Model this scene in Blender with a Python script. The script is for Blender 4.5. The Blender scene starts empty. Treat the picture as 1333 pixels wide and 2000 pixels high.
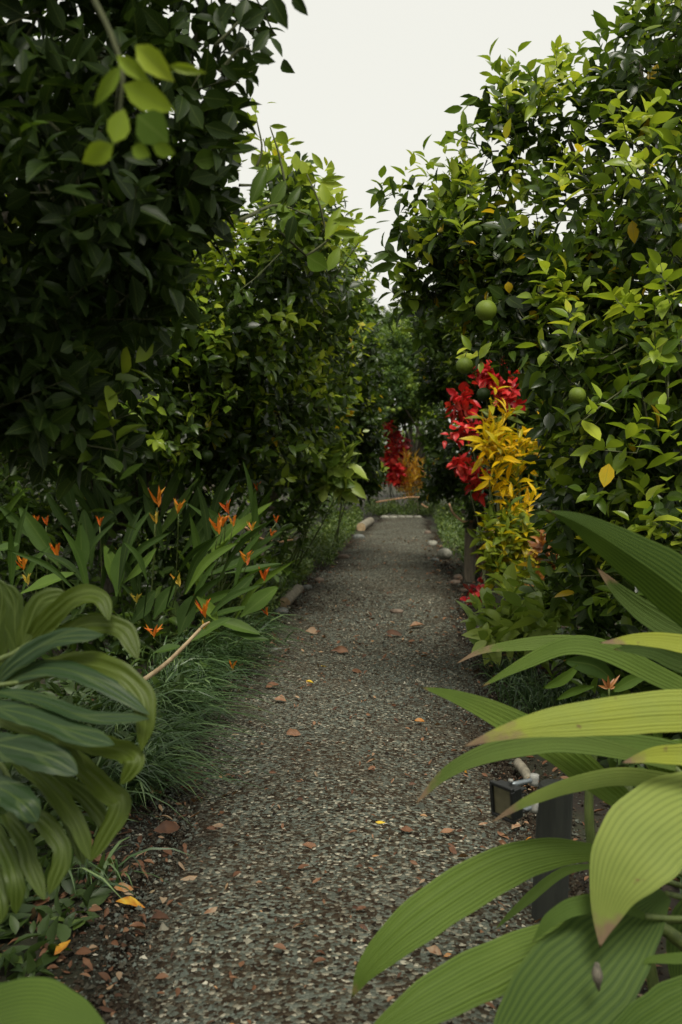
import bpy, math
import numpy as np
from mathutils import Vector, Matrix, Euler

rng = np.random.default_rng(11)
SC = bpy.context.scene
COL = SC.collection

# ------------------------------------------------------------------ camera, sky, sun, exposure
CAM_H = 1.4
YAW, PITCH = math.radians(3.94), math.radians(-3.53)
cam_d = bpy.data.cameras.new('camera')
cam = bpy.data.objects.new('camera', cam_d); COL.objects.link(cam)
cam.location = (0, 0, CAM_H)
cam.rotation_euler = (math.radians(90) + PITCH, 0, YAW)
cam_d.lens = 35; cam_d.sensor_width = 36; cam_d.sensor_fit = 'AUTO'
cam_d.clip_start = 0.05; cam_d.clip_end = 900
cam_d.dof.use_dof = True; cam_d.dof.focus_distance = 4.2; cam_d.dof.aperture_fstop = 3.6
SC.camera = cam

world = bpy.data.worlds.new('World'); SC.world = world; world.use_nodes = True
wn, wl = world.node_tree.nodes, world.node_tree.links
wn.clear()
SUN_EL, SUN_AZ = math.radians(62), math.radians(165)      # azimuth clockwise from +Y
sky = wn.new('ShaderNodeTexSky'); sky.sky_type = 'NISHITA'; sky.sun_disc = False
sky.sun_elevation = SUN_EL; sky.sun_rotation = SUN_AZ
hs = wn.new('ShaderNodeHueSaturation'); hs.inputs['Saturation'].default_value = 0.12
b1 = wn.new('ShaderNodeBackground'); b1.inputs['Strength'].default_value = 0.041
b2 = wn.new('ShaderNodeBackground'); b2.inputs['Color'].default_value = (1.0, 0.997, 0.915, 1); b2.inputs['Strength'].default_value = 0.378
mx = wn.new('ShaderNodeMixShader'); mx.inputs[0].default_value = 0.92
wo = wn.new('ShaderNodeOutputWorld')
wl.new(sky.outputs[0], hs.inputs['Color']); wl.new(hs.outputs[0], b1.inputs['Color'])
wl.new(b1.outputs[0], mx.inputs[1]); wl.new(b2.outputs[0], mx.inputs[2]); wl.new(mx.outputs[0], wo.inputs[0])

sun_d = bpy.data.lights.new('sun', 'SUN'); sun_d.energy = 1.5; sun_d.angle = math.radians(24); sun_d.color = (1, 0.95, 0.84)
sun = bpy.data.objects.new('sun', sun_d); COL.objects.link(sun)
sdir = Vector((math.sin(SUN_AZ) * math.cos(SUN_EL), math.cos(SUN_AZ) * math.cos(SUN_EL), math.sin(SUN_EL)))
sun.rotation_euler = sdir.to_track_quat('Z', 'Y').to_euler()

SC.view_settings.view_transform = 'Standard'; SC.view_settings.look = 'None'
SC.view_settings.exposure = 1.3; SC.view_settings.gamma = 1.0; SC.view_settings.use_curve_mapping = False
SC.render.engine = 'CYCLES'
SC.cycles.max_bounces = 7; SC.cycles.diffuse_bounces = 2; SC.cycles.glossy_bounces = 3
SC.cycles.transmission_bounces = 4; SC.cycles.transparent_max_bounces = 4
SC.cycles.use_denoising = True

# ------------------------------------------------------------------ photograph -> place
F = 2000 * 35 / 36
RC = np.array(Euler(cam.rotation_euler).to_matrix())
C0 = np.array(cam.location)
def P(px, py, d):
    """Point at depth d (metres along the view axis) behind photograph pixel (px, py)."""
    return C0 + RC @ (np.array([(px - 666.5) / F, (1000 - py) / F, -1.0]) * d)
def G(px, py, z=0.0):
    """Point of the ground behind a photograph pixel."""
    r = RC @ np.array([(px - 666.5) / F, (1000 - py) / F, -1.0])
    return C0 + r * ((z - CAM_H) / r[2])
def proj(p):
    q = (p - C0) @ RC
    d = -q[..., 2]
    ds = np.where(np.abs(d) < 1e-4, 1e-4, d)
    return 666.5 + q[..., 0] / ds * F, 1000 - q[..., 1] / ds * F, d
def inpoly(x, y, poly):
    r = np.zeros(x.shape, bool); n = len(poly)
    for i in range(n):
        x1, y1 = poly[i]; x2, y2 = poly[(i + 1) % n]
        if y1 == y2: continue
        c = ((y1 > y) != (y2 > y)) & (x < (x2 - x1) * (y - y1) / (y2 - y1) + x1)
        r ^= c
    return r
SKY = [(512, -400), (512, 20), (540, 100), (535, 125), (470, 160), (452, 200), (470, 225), (540, 262), (600, 310), (655, 370), (690, 440),
       (712, 500), (742, 590), (772, 585), (768, 525), (748, 500), (775, 455), (748, 405), (752, 372), (835, 320), (940, 296), (912, 265),
       (890, 215), (965, 150), (1130, 112), (1188, 135), (1190, 88), (1240, 60), (1250, -400)]
PATHPOLY = [(745, 1005), (832, 1005), (905, 1140), (950, 1330), (985, 1500), (1040, 2100), (60, 2100), (150, 1750), (430, 1500), (490, 1330), (580, 1150)]

def nz(v):
    return v / np.maximum(np.linalg.norm(v, axis=-1, keepdims=True), 1e-9)

# ------------------------------------------------------------------ object helpers
def tag(o, label=None, cat=None, group=None, kind=None):
    if label: o['label'] = label
    if cat: o['category'] = cat
    if group: o['group'] = group
    if kind: o['kind'] = kind
    return o
def empty(name, loc, label, cat, group=None):
    o = bpy.data.objects.new(name, None); COL.objects.link(o); o.location = tuple(loc)
    o.empty_display_size = 0.1
    return tag(o, label, cat, group)
def make_mesh(name, V, T, mat, uv=None, tint=None, smooth=True):
    me = bpy.data.meshes.new(name)
    V = np.ascontiguousarray(V, dtype=np.float32); T = np.ascontiguousarray(T, dtype=np.int32)
    me.from_pydata(V, [], T)
    if uv is not None:
        l = me.uv_layers.new(name='UVMap')
        l.data.foreach_set('uv', np.asarray(uv, dtype=np.float32)[T.ravel()].ravel())
    if tint is not None:
        a = me.attributes.new('tint', 'FLOAT', 'POINT')
        a.data.foreach_set('value', np.broadcast_to(np.asarray(tint, dtype=np.float32), (len(V),)).copy())
    if smooth: me.shade_smooth()
    me.materials.append(mat)
    return me
def link(name, me, parent=None, mw=None):
    o = bpy.data.objects.new(name, me); COL.objects.link(o)
    if parent is not None:
        o.parent = parent                       # every parent here has no rotation and unit scale
        off = np.array(parent.location)
        if parent.parent is not None: off = off + np.array(parent.parent.location)
    else: off = np.zeros(3)
    M = Matrix.Identity(4) if mw is None else Matrix(mw)
    M.translation = Vector(np.array(M.translation) - off)
    o.matrix_basis = M
    return o
class Acc:
    def __init__(s): s.V, s.T, s.U, s.C, s.n = [], [], [], [], 0
    def add(s, V, T, uv=None, tint=0.0):
        V = np.asarray(V, float); s.V.append(V); s.T.append(np.asarray(T, int) + s.n)
        s.U.append(np.zeros((len(V), 2)) if uv is None else np.asarray(uv)); s.C.append(np.broadcast_to(np.asarray(tint, float), (len(V),)))
        s.n += len(V)
    def mesh(s, name, mat, smooth=True):
        return make_mesh(name, np.concatenate(s.V), np.concatenate(s.T), mat, np.concatenate(s.U), np.concatenate(s.C), smooth)
    def build(s, name, mat, parent=None, smooth=True): return link(name, s.mesh(name, mat, smooth), parent)

def spline(pts, n):
    pts = np.asarray(pts, float); k = len(pts)
    if k == 2:
        t = np.linspace(0, 1, n)[:, None]; return pts[0] * (1 - t) + pts[1] * t
    e = np.vstack([2 * pts[0] - pts[1], pts, 2 * pts[-1] - pts[-2]])
    t = np.linspace(0, k - 1 - 1e-6, n); i = t.astype(int); f = (t - i)[:, None]
    p0, p1, p2, p3 = e[i], e[i + 1], e[i + 2], e[i + 3]
    return 0.5 * (2 * p1 + (p2 - p0) * f + (2 * p0 - 5 * p1 + 4 * p2 - p3) * f ** 2 + (3 * p1 - p0 - 3 * p2 + p3) * f ** 3)
def grid_tris(r, c, wrap=False):
    T = []
    for i in range(r - 1):
        for j in range(c if wrap else c - 1):
            a, b = i * c + j, i * c + (j + 1) % c
            T += [(a, b, b + c), (a, b + c, a + c)]
    return np.array(T)
_gt = {}
def gtris(r, c, wrap=False):
    k = (r, c, wrap)
    if k not in _gt: _gt[k] = grid_tris(r, c, wrap)
    return _gt[k]
def tube(pts, rad, sides=6, n=None, cap=True):
    pts = np.asarray(pts, float); n = n or len(pts)
    c = spline(pts, n); r = np.interp(np.linspace(0, 1, n), np.linspace(0, 1, len(rad)), rad)
    t = nz(np.gradient(c, axis=0))
    ref = np.array([0.31, 0.2, 0.93]) if abs(t[0] @ np.array([0.31, 0.2, 0.93])) < 0.9 else np.array([1.0, 0, 0])
    a = nz(np.cross(t, ref)); b = np.cross(t, a)
    ang = np.linspace(0, 2 * np.pi, sides, endpoint=False)
    V = c[:, None] + r[:, None, None] * (np.cos(ang)[None, :, None] * a[:, None] + np.sin(ang)[None, :, None] * b[:, None])
    V = V.reshape(-1, 3); T = gtris(n, sides, True)
    uv = np.stack(np.meshgrid(np.linspace(0, 1, sides), np.linspace(0, 1, n)), -1).reshape(-1, 2)
    if cap:
        V = np.vstack([V, c[:1], c[-1:]]); uv = np.vstack([uv, [[0, 0], [0, 1]]])
        j = np.arange(sides); j2 = (j + 1) % sides
        T = np.vstack([T, np.stack([np.full(sides, n * sides), j2, j], 1), np.stack([np.full(sides, n * sides + 1), (n - 1) * sides + j, (n - 1) * sides + j2], 1)])
    return V, T, uv

# ------------------------------------------------------------------ materials
def nodes(name):
    m = bpy.data.materials.new(name); m.use_nodes = True
    nt = m.node_tree; b = nt.nodes['Principled BSDF']
    return m, nt.nodes, nt.links, b, nt.nodes['Material Output']
def ramp(N, stops):
    r = N.new('ShaderNodeValToRGB'); e = r.color_ramp.elements
    e[0].position, e[0].color = stops[0][0], (*stops[0][1], 1)
    e[1].position, e[1].color = stops[-1][0], (*stops[-1][1], 1)
    for p, c in stops[1:-1]:
        x = e.new(p); x.color = (*c, 1)
    return r
def math_n(N, L, op, a, b=None, clamp=False):
    n = N.new('ShaderNodeMath'); n.operation = op; n.use_clamp = clamp
    for i, v in enumerate((a, b)):
        if v is None: continue
        if isinstance(v, (int, float)): n.inputs[i].default_value = v
        else: L.new(v, n.inputs[i])
    return n.outputs[0]
def mix_c(N, L, fac, a, b, blend='MIX'):
    n = N.new('ShaderNodeMix'); n.data_type = 'RGBA'; n.blend_type = blend
    for i, v in ((0, fac), (6, a), (7, b)):
        if isinstance(v, (int, float)): n.inputs[i].default_value = v
        elif isinstance(v, tuple): n.inputs[i].default_value = (*v, 1)
        else: L.new(v, n.inputs[i])
    return n.outputs[2]

def leaf_material(name, stops, rough=0.4, trans=0.3, vein=0.25, vein_n=9, vein_col=None, stripes=0, tip=None, spec=0.5, back=1.35, blotch=None, bump=0.0):
    """Leaf: colour from the leaf's own age value, midrib and side veins from its UV, light passing through the blade."""
    m, N, L, b, out = nodes(name)
    at = N.new('ShaderNodeAttribute'); at.attribute_name = 'tint'
    geo = N.new('ShaderNodeNewGeometry'); tc = N.new('ShaderNodeTexCoord')
    nzz = N.new('ShaderNodeTexNoise'); nzz.inputs['Scale'].default_value = 9; nzz.inputs['Detail'].default_value = 3
    L.new(geo.outputs['Position'], nzz.inputs['Vector'])
    t = math_n(N, L, 'ADD', at.outputs['Fac'], math_n(N, L, 'MULTIPLY', math_n(N, L, 'SUBTRACT', nzz.outputs['Fac'], 0.5), 0.22), True)
    col = ramp(N, stops); L.new(t, col.inputs[0]); c = col.outputs[0]
    sep = N.new('ShaderNodeSeparateXYZ'); L.new(tc.outputs['UV'], sep.inputs[0])
    u, v = sep.outputs[0], sep.outputs[1]
    au = math_n(N, L, 'ABSOLUTE', u)
    if stripes:
        u = math_n(N, L, 'ADD', u, 0.0)
        w = math_n(N, L, 'SINE', math_n(N, L, 'MULTIPLY', u, stripes * 3.14159))
        w2 = math_n(N, L, 'SINE', math_n(N, L, 'MULTIPLY', u, stripes * 3.14159 * 2.7))
        s = math_n(N, L, 'ADD', math_n(N, L, 'MULTIPLY', w, 0.5), math_n(N, L, 'MULTIPLY', w2, 0.25))
        f = math_n(N, L, 'MULTIPLY', math_n(N, L, 'ADD', s, 0.75), vein, True)
        c = mix_c(N, L, f, c, vein_col or (0.16, 0.2, 0.05))
        gr = math_n(N, L, 'LESS_THAN', w, -0.45)
        c = mix_c(N, L, math_n(N, L, 'MULTIPLY', gr, vein * 1.3), c, (0.02, 0.045, 0.006))  # shade of the pleat grooves put into the colour
        hgt = s
    else:
        w = math_n(N, L, 'SUBTRACT', math_n(N, L, 'MULTIPLY', v, vein_n), math_n(N, L, 'MULTIPLY', au, vein_n * 0.35))
        fr = math_n(N, L, 'ABSOLUTE', math_n(N, L, 'SUBTRACT', math_n(N, L, 'FRACT', w), 0.5))
        sv = math_n(N, L, 'MULTIPLY', math_n(N, L, 'GREATER_THAN', fr, 0.40), 0.55)
        mid = math_n(N, L, 'LESS_THAN', au, 0.07)
        f = math_n(N, L, 'MULTIPLY', math_n(N, L, 'MAXIMUM', sv, mid), vein)
        c = mix_c(N, L, f, c, vein_col or (0.2, 0.26, 0.07))
        hgt = fr
    if blotch:
        nb = N.new('ShaderNodeTexNoise'); nb.inputs['Scale'].default_value = blotch[0]; nb.inputs['Detail'].default_value = 4
        L.new(geo.outputs['Position'], nb.inputs['Vector'])
        b0, b1_ = blotch[3:] if len(blotch) > 3 else (0.50, 0.64)
        rr = ramp(N, [(b0, (0, 0, 0)), (b1_, (1, 1, 1))]); L.new(nb.outputs['Fac'], rr.inputs[0])
        c = mix_c(N, L, math_n(N, L, 'MULTIPLY', rr.outputs[0], blotch[1]), c, blotch[2])
    if tip:
        nt2 = N.new('ShaderNodeTexNoise'); nt2.inputs['Scale'].default_value = 26; nt2.inputs['Detail'].default_value = 5
        L.new(geo.outputs['Position'], nt2.inputs['Vector'])
        tt = math_n(N, L, 'ADD', v, math_n(N, L, 'MULTIPLY', math_n(N, L, 'SUBTRACT', nt2.outputs['Fac'], 0.5), 0.22))
        rt = ramp(N, [(tip[0], (0, 0, 0)), (min(tip[0] + 0.07, 1), (1, 1, 1))]); L.new(tt, rt.inputs[0])
        c = mix_c(N, L, rt.outputs[0], c, tip[1])
    # the two sides of a leaf: the underside is paler and duller
    cb = mix_c(N, L, 0.18, c, (0.08, 0.13, 0.03))
    c2 = mix_c(N, L, geo.outputs['Backfacing'], c, cb)
    L.new(c2, b.inputs['Base Color'])
    rn = math_n(N, L, 'ADD', math_n(N, L, 'MULTIPLY', geo.outputs['Backfacing'], 0.2), rough)
    L.new(rn, b.inputs['Roughness']); b.inputs['Specular IOR Level'].default_value = spec
    if bump:
        bp = N.new('ShaderNodeBump'); bp.inputs['Strength'].default_value = bump; bp.inputs['Distance'].default_value = 0.004
        L.new(hgt, bp.inputs['Height']); L.new(bp.outputs[0], b.inputs['Normal'])
    tr = N.new('ShaderNodeBsdfTranslucent')
    tcol = mix_c(N, L, 1.0, c, (back, back, back * 0.55), 'MULTIPLY'); L.new(tcol, tr.inputs['Color'])
    ms = N.new('ShaderNodeMixShader'); ms.inputs[0].default_value = trans
    L.new(b.outputs[0], ms.inputs[1]); L.new(tr.outputs[0], ms.inputs[2]); L.new(ms.outputs[0], out.inputs[0])
    return m

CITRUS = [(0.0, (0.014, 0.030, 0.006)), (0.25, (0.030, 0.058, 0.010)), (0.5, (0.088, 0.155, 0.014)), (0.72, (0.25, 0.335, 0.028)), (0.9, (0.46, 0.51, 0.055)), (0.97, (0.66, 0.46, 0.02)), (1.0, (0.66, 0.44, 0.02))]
M = {}
M['citrus'] = leaf_material('citrus_leaf', CITRUS, rough=0.28, trans=0.38, spec=0.36)
M['citrus_near'] = leaf_material('citrus_leaf_near', CITRUS, rough=0.42, trans=0.28, spec=0.20)
M['far_leaf'] = leaf_material('far_leaf', [(0, (0.014, 0.034, 0.008)), (0.4, (0.05, 0.10, 0.015)), (0.75, (0.16, 0.24, 0.035)), (1.0, (0.36, 0.43, 0.06))], rough=0.4, trans=0.34, vein=0.1, spec=0.3)
M['palm'] = leaf_material('palm_leaf', [(0, (0.012, 0.034, 0.005)), (0.35, (0.030, 0.070, 0.007)), (0.65, (0.082, 0.14, 0.014)), (0.85, (0.20, 0.26, 0.042)), (1.0, (0.36, 0.38, 0.03))], rough=0.40, trans=0.26, spec=0.26, stripes=13, vein=0.24, vein_col=(0.17, 0.24, 0.04), tip=(0.965, (0.20, 0.12, 0.06)), bump=0.4, blotch=(2.2, 0.25, (0.16, 0.24, 0.03)))
M['palm_dry'] = leaf_material('palm_leaf_dry_tip', [(0, (0.012, 0.034, 0.005)), (0.35, (0.034, 0.073, 0.008)), (0.65, (0.090, 0.145, 0.018)), (0.85, (0.27, 0.325, 0.068)), (1.0, (0.36, 0.38, 0.028))], rough=0.42, trans=0.24, spec=0.26, stripes=13, vein=0.22, vein_col=(0.24, 0.30, 0.07), tip=(0.86, (0.24, 0.15, 0.10)), bump=0.4, blotch=(34, 0.8, (0.16, 0.09, 0.04), 0.70, 0.76))
M['monstera'] = leaf_material('split_leaf', [(0, (0.008, 0.026, 0.011)), (0.4, (0.026, 0.062, 0.022)), (0.6, (0.034, 0.060, 0.006)), (1.0, (0.085, 0.12, 0.004))], rough=0.3, trans=0.34, vein_n=2, vein=0.3, spec=0.36, vein_col=(0.20, 0.26, 0.07), bump=0.5, tip=(0.975, (0.16, 0.10, 0.04)))  # blue-grey tints paint in sky sheen, yellow-green tints paint in backlight
M['heliconia'] = leaf_material('heliconia_leaf', [(0, (0.010, 0.027, 0.004)), (0.4, (0.036, 0.080, 0.009)), (0.75, (0.12, 0.20, 0.02)), (1.0, (0.28, 0.36, 0.05))], rough=0.36, trans=0.30, spec=0.25, vein=0.2, vein_n=16, tip=(0.985, (0.2, 0.13, 0.05)))
M['shrub'] = leaf_material('shrub_leaf', [(0, (0.03, 0.075, 0.012)), (0.5, (0.13, 0.22, 0.026)), (1.0, (0.38, 0.48, 0.09))], rough=0.38, trans=0.3, vein=0.3)
M['yellow'] = leaf_material('yellow_croton_leaf', [(0, (0.06, 0.11, 0.015)), (0.3, (0.20, 0.25, 0.015)), (0.55, (0.56, 0.42, 0.006)), (0.85, (0.80, 0.46, 0.004)), (1.0, (0.86, 0.60, 0.02))], rough=0.42, spec=0.25, trans=0.34, vein=0.75, vein_n=11, vein_col=(0.16, 0.17, 0.01))
M['red'] = leaf_material('red_croton_leaf', [(0, (0.05, 0.012, 0.012)), (0.3, (0.16, 0.008, 0.012)), (0.65, (0.50, 0.012, 0.016)), (1.0, (0.70, 0.06, 0.05))], rough=0.38, spec=0.35, trans=0.32, vein=0.2, vein_col=(0.5, 0.03, 0.06), back=1.3)
M['orange_plant'] = leaf_material('orange_croton_leaf', [(0, (0.16, 0.05, 0.02)), (0.5, (0.42, 0.16, 0.03)), (1.0, (0.80, 0.52, 0.04))], rough=0.4, trans=0.3, vein=0.2)
M['maroon'] = leaf_material('maroon_leaf', [(0, (0.04, 0.02, 0.018)), (0.5, (0.14, 0.06, 0.055)), (1.0, (0.34, 0.17, 0.15))], rough=0.38, trans=0.22, vein=0.25)
M['grass'] = leaf_material('grass_blade', [(0, (0.02, 0.045, 0.015)), (0.5, (0.060, 0.115, 0.034)), (1.0, (0.22, 0.31, 0.12))], rough=0.42, trans=0.2, vein=0.0)
M['moss'] = leaf_material('low_cover_leaf', [(0, (0.025, 0.05, 0.012)), (0.5, (0.07, 0.12, 0.022)), (1.0, (0.22, 0.28, 0.05))], rough=0.5, trans=0.28, vein=0.0)
M['bract'] = leaf_material('orange_bract', [(0, (0.62, 0.085, 0.012)), (0.3, (0.88, 0.19, 0.015)), (0.6, (0.88, 0.32, 0.02)), (0.85, (0.78, 0.46, 0.04)), (1.0, (0.62, 0.46, 0.06))], rough=0.4, trans=0.3, vein=0.1, vein_col=(0.9, 0.3, 0.03), back=1.1)
M['dead'] = leaf_material('dead_leaf', [(0, (0.055, 0.026, 0.015)), (0.3, (0.145, 0.066, 0.032)), (0.5, (0.26, 0.14, 0.075)), (0.65, (0.34, 0.26, 0.17)), (0.8, (0.46, 0.17, 0.015)), (1.0, (0.72, 0.52, 0.04))], rough=0.6, trans=0.12, vein=0.25, vein_col=(0.12, 0.06, 0.03), spec=0.3)

def bark(name, c1, c2, scale=18, rough=0.85, stretch=6):
    m, N, L, b, out = nodes(name)
    tc = N.new('ShaderNodeTexCoord'); mp = N.new('ShaderNodeMapping'); mp.inputs['Scale'].default_value = (stretch, stretch, 1)
    n = N.new('ShaderNodeTexNoise'); n.inputs['Scale'].default_value = scale; n.inputs['Detail'].default_value = 6; n.inputs['Roughness'].default_value = 0.7
    L.new(tc.outputs['Object'], mp.inputs[0]); L.new(mp.outputs[0], n.inputs['Vector'])
    r = ramp(N, [(0.32, c1), (0.68, c2)]); L.new(n.outputs['Fac'], r.inputs[0]); L.new(r.outputs[0], b.inputs['Base Color'])
    b.inputs['Roughness'].default_value = rough
    bp = N.new('ShaderNodeBump'); bp.inputs['Strength'].default_value = 0.5; bp.inputs['Distance'].default_value = 0.01
    L.new(n.outputs['Fac'], bp.inputs['Height']); L.new(bp.outputs[0], b.inputs['Normal'])
    return m
M['bark'] = bark('citrus_bark', (0.05, 0.045, 0.032), (0.17, 0.15, 0.11), 14, stretch=3)
M['twig'] = bark('twig_bark', (0.05, 0.06, 0.025), (0.12, 0.13, 0.05), 20)
M['stem'] = bark('green_stem', (0.06, 0.09, 0.02), (0.13, 0.17, 0.04), 20, 0.5)
M['drystem'] = bark('dry_stem', (0.28, 0.19, 0.10), (0.50, 0.38, 0.22), 12, 0.7, 2)
M['postwood'] = bark('weathered_post', (0.10, 0.085, 0.06), (0.26, 0.22, 0.16), 5, 0.8, 9)
M['postdark'] = bark('dark_painted_post', (0.012, 0.015, 0.011), (0.030, 0.034, 0.026), 4, 0.8, 9)
M['logwood'] = bark('log_wood', (0.10, 0.09, 0.065), (0.30, 0.27, 0.20), 5, 0.9, 5)
M['rope'] = bark('rope_fibre', (0.42, 0.22, 0.10), (0.66, 0.40, 0.22), 60, 0.85, 1)
def stone_mat(name, c1, c2, sc=14):
    m, N, L, b, out = nodes(name)
    tc = N.new('ShaderNodeTexCoord'); n = N.new('ShaderNodeTexNoise'); n.inputs['Scale'].default_value = sc; n.inputs['Detail'].default_value = 8; n.inputs['Roughness'].default_value = 0.65
    L.new(tc.outputs['Object'], n.inputs['Vector']); r = ramp(N, [(0.35, c1), (0.65, c2)]); L.new(n.outputs['Fac'], r.inputs[0]); L.new(r.outputs[0], b.inputs['Base Color'])
    b.inputs['Roughness'].default_value = 0.85
    bp = N.new('ShaderNodeBump'); bp.inputs['Strength'].default_value = 0.6; bp.inputs['Distance'].default_value = 0.01
    L.new(n.outputs['Fac'], bp.inputs['Height']); L.new(bp.outputs[0], b.inputs['Normal'])
    return m
M['stone_pale'] = stone_mat('pale_stone', (0.13, 0.13, 0.10), (0.33, 0.32, 0.26))
M['stone_brown'] = stone_mat('brown_stone', (0.07, 0.05, 0.035), (0.20, 0.15, 0.11))
M['stone_grey'] = stone_mat('grey_stone', (0.07, 0.078, 0.07), (0.19, 0.20, 0.18))
def fruit_mat():
    m, N, L, b, out = nodes('green_orange_peel')
    at = N.new('ShaderNodeObjectInfo'); tc = N.new('ShaderNodeTexCoord')
    n = N.new('ShaderNodeTexNoise'); n.inputs['Scale'].default_value = 3.0; n.inputs['Detail'].default_value = 3; L.new(tc.outputs['Object'], n.inputs['Vector'])
    sc = N.new('ShaderNodeSeparateColor'); L.new(at.outputs['Color'], sc.inputs[0])
    f = math_n(N, L, 'ADD', sc.outputs[0], math_n(N, L, 'MULTIPLY', math_n(N, L, 'SUBTRACT', n.outputs['Fac'], 0.5), 0.3), True)
    r = ramp(N, [(0.15, (0.014, 0.028, 0.006)), (0.6, (0.030, 0.056, 0.008)), (0.95, (0.13, 0.18, 0.018))]); L.new(f, r.inputs[0]); L.new(r.outputs[0], b.inputs['Base Color'])
    b.inputs['Roughness'].default_value = 0.5; b.inputs['Specular IOR Level'].default_value = 0.25
    v = N.new('ShaderNodeTexVoronoi'); v.inputs['Scale'].default_value = 28; L.new(tc.outputs['Object'], v.inputs['Vector'])
    bp = N.new('ShaderNodeBump'); bp.inputs['Strength'].default_value = 0.25; bp.inputs['Distance'].default_value = 0.002; L.new(v.outputs[0], bp.inputs['Height']); L.new(bp.outputs[0], b.inputs['Normal'])
    return m
M['fruit'] = fruit_mat()
GRAVEL = [(0.0, (0.009, 0.006, 0.0035)), (0.20, (0.037, 0.026, 0.016)), (0.40, (0.066, 0.057, 0.039)), (0.60, (0.090, 0.106, 0.088)), (0.80, (0.142, 0.160, 0.134)), (0.94, (0.235, 0.22, 0.165)), (1.0, (0.50, 0.47, 0.37))]
def gravel_mat():
    m, N, L, b, out = nodes('gravel_stone')
    at = N.new('ShaderNodeAttribute'); at.attribute_name = 'tint'
    r = ramp(N, GRAVEL); L.new(at.outputs['Fac'], r.inputs[0]); L.new(r.outputs[0], b.inputs['Base Color']); b.inputs['Roughness'].default_value = 0.75; b.inputs['Specular IOR Level'].default_value = 0.18
    return m
M['gravel'] = gravel_mat()
def path_mat():
    m, N, L, b, out = nodes('gravel_path')
    geo = N.new('ShaderNodeNewGeometry'); pos = geo.outputs['Position']
    v = N.new('ShaderNodeTexVoronoi'); v.inputs['Scale'].default_value = 85; L.new(pos, v.inputs['Vector'])
    sp = N.new('ShaderNodeSeparateColor'); L.new(v.outputs['Color'], sp.inputs[0])
    n = N.new('ShaderNodeTexNoise'); n.inputs['Scale'].default_value = 1.6; n.inputs['Detail'].default_value = 6; n.inputs['Roughness'].default_value = 0.7; L.new(pos, n.inputs['Vector'])
    r = ramp(N, GRAVEL); L.new(sp.outputs[0], r.inputs[0])
    soil = ramp(N, [(0.3, (0.022, 0.014, 0.008)), (0.7, (0.06, 0.040, 0.023))]); L.new(n.outputs['Fac'], soil.inputs[0])
    big = ramp(N, [(0.40, (0, 0, 0)), (0.70, (0.5, 0.5, 0.5))]); L.new(n.outputs['Fac'], big.inputs[0])
    dk = mix_c(N, L, 1.0, r.outputs[0], (1.0, 1.0, 0.97), 'MULTIPLY')
    c = mix_c(N, L, big.outputs[0], dk, soil.outputs[0])
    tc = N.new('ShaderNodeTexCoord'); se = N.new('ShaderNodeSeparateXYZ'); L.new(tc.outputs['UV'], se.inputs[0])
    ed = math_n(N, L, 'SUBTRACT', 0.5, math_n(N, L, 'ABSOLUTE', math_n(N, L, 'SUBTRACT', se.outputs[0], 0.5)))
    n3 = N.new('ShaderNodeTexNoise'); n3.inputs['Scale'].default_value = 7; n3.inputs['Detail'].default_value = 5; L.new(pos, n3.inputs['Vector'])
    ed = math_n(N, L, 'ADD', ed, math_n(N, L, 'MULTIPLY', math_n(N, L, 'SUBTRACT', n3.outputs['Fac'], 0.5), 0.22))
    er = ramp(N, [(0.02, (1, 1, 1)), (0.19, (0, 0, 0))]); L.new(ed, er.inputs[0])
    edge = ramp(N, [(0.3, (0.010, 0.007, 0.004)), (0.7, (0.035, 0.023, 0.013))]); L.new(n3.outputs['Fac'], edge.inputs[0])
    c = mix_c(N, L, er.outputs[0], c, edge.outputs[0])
    L.new(c, b.inputs['Base Color']); b.inputs['Roughness'].default_value = 0.9; b.inputs['Specular IOR Level'].default_value = 0.12
    bp = N.new('ShaderNodeBump'); bp.inputs['Strength'].default_value = 1.0; bp.inputs['Distance'].default_value = 0.012; bp.invert = True
    L.new(v.outputs['Distance'], bp.inputs['Height']); L.new(bp.outputs[0], b.inputs['Normal'])
    return m
M['path'] = path_mat()
def soil_mat():
    m, N, L, b, out = nodes('garden_soil')
    geo = N.new('ShaderNodeNewGeometry')
    n = N.new('ShaderNodeTexNoise'); n.inputs['Scale'].default_value = 30; n.inputs['Detail'].default_value = 8; n.inputs['Roughness'].default_value = 0.75; L.new(geo.outputs['Position'], n.inputs['Vector'])
    n2 = N.new('ShaderNodeTexNoise'); n2.inputs['Scale'].default_value = 1.2; n2.inputs['Detail'].default_value = 4; L.new(geo.outputs['Position'], n2.inputs['Vector'])
    r = ramp(N, [(0.3, (0.008, 0.006, 0.003)), (0.55, (0.022, 0.015, 0.008)), (0.75, (0.05, 0.033, 0.02))]); L.new(n.outputs['Fac'], r.inputs[0])
    g = ramp(N, [(0.45, (0, 0, 0)), (0.65, (0.6, 0.6, 0.6))]); L.new(n2.outputs['Fac'], g.inputs[0])
    c = mix_c(N, L, g.outputs[0], r.outputs[0], (0.03, 0.05, 0.012)); L.new(c, b.inputs['Base Color']); b.inputs['Roughness'].default_value = 0.95
    bp = N.new('ShaderNodeBump'); bp.inputs['Strength'].default_value = 0.9; bp.inputs['Distance'].default_value = 0.02; L.new(n.outputs['Fac'], bp.inputs['Height']); L.new(bp.outputs[0], b.inputs['Normal'])
    return m
M['soil'] = soil_mat()
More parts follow.
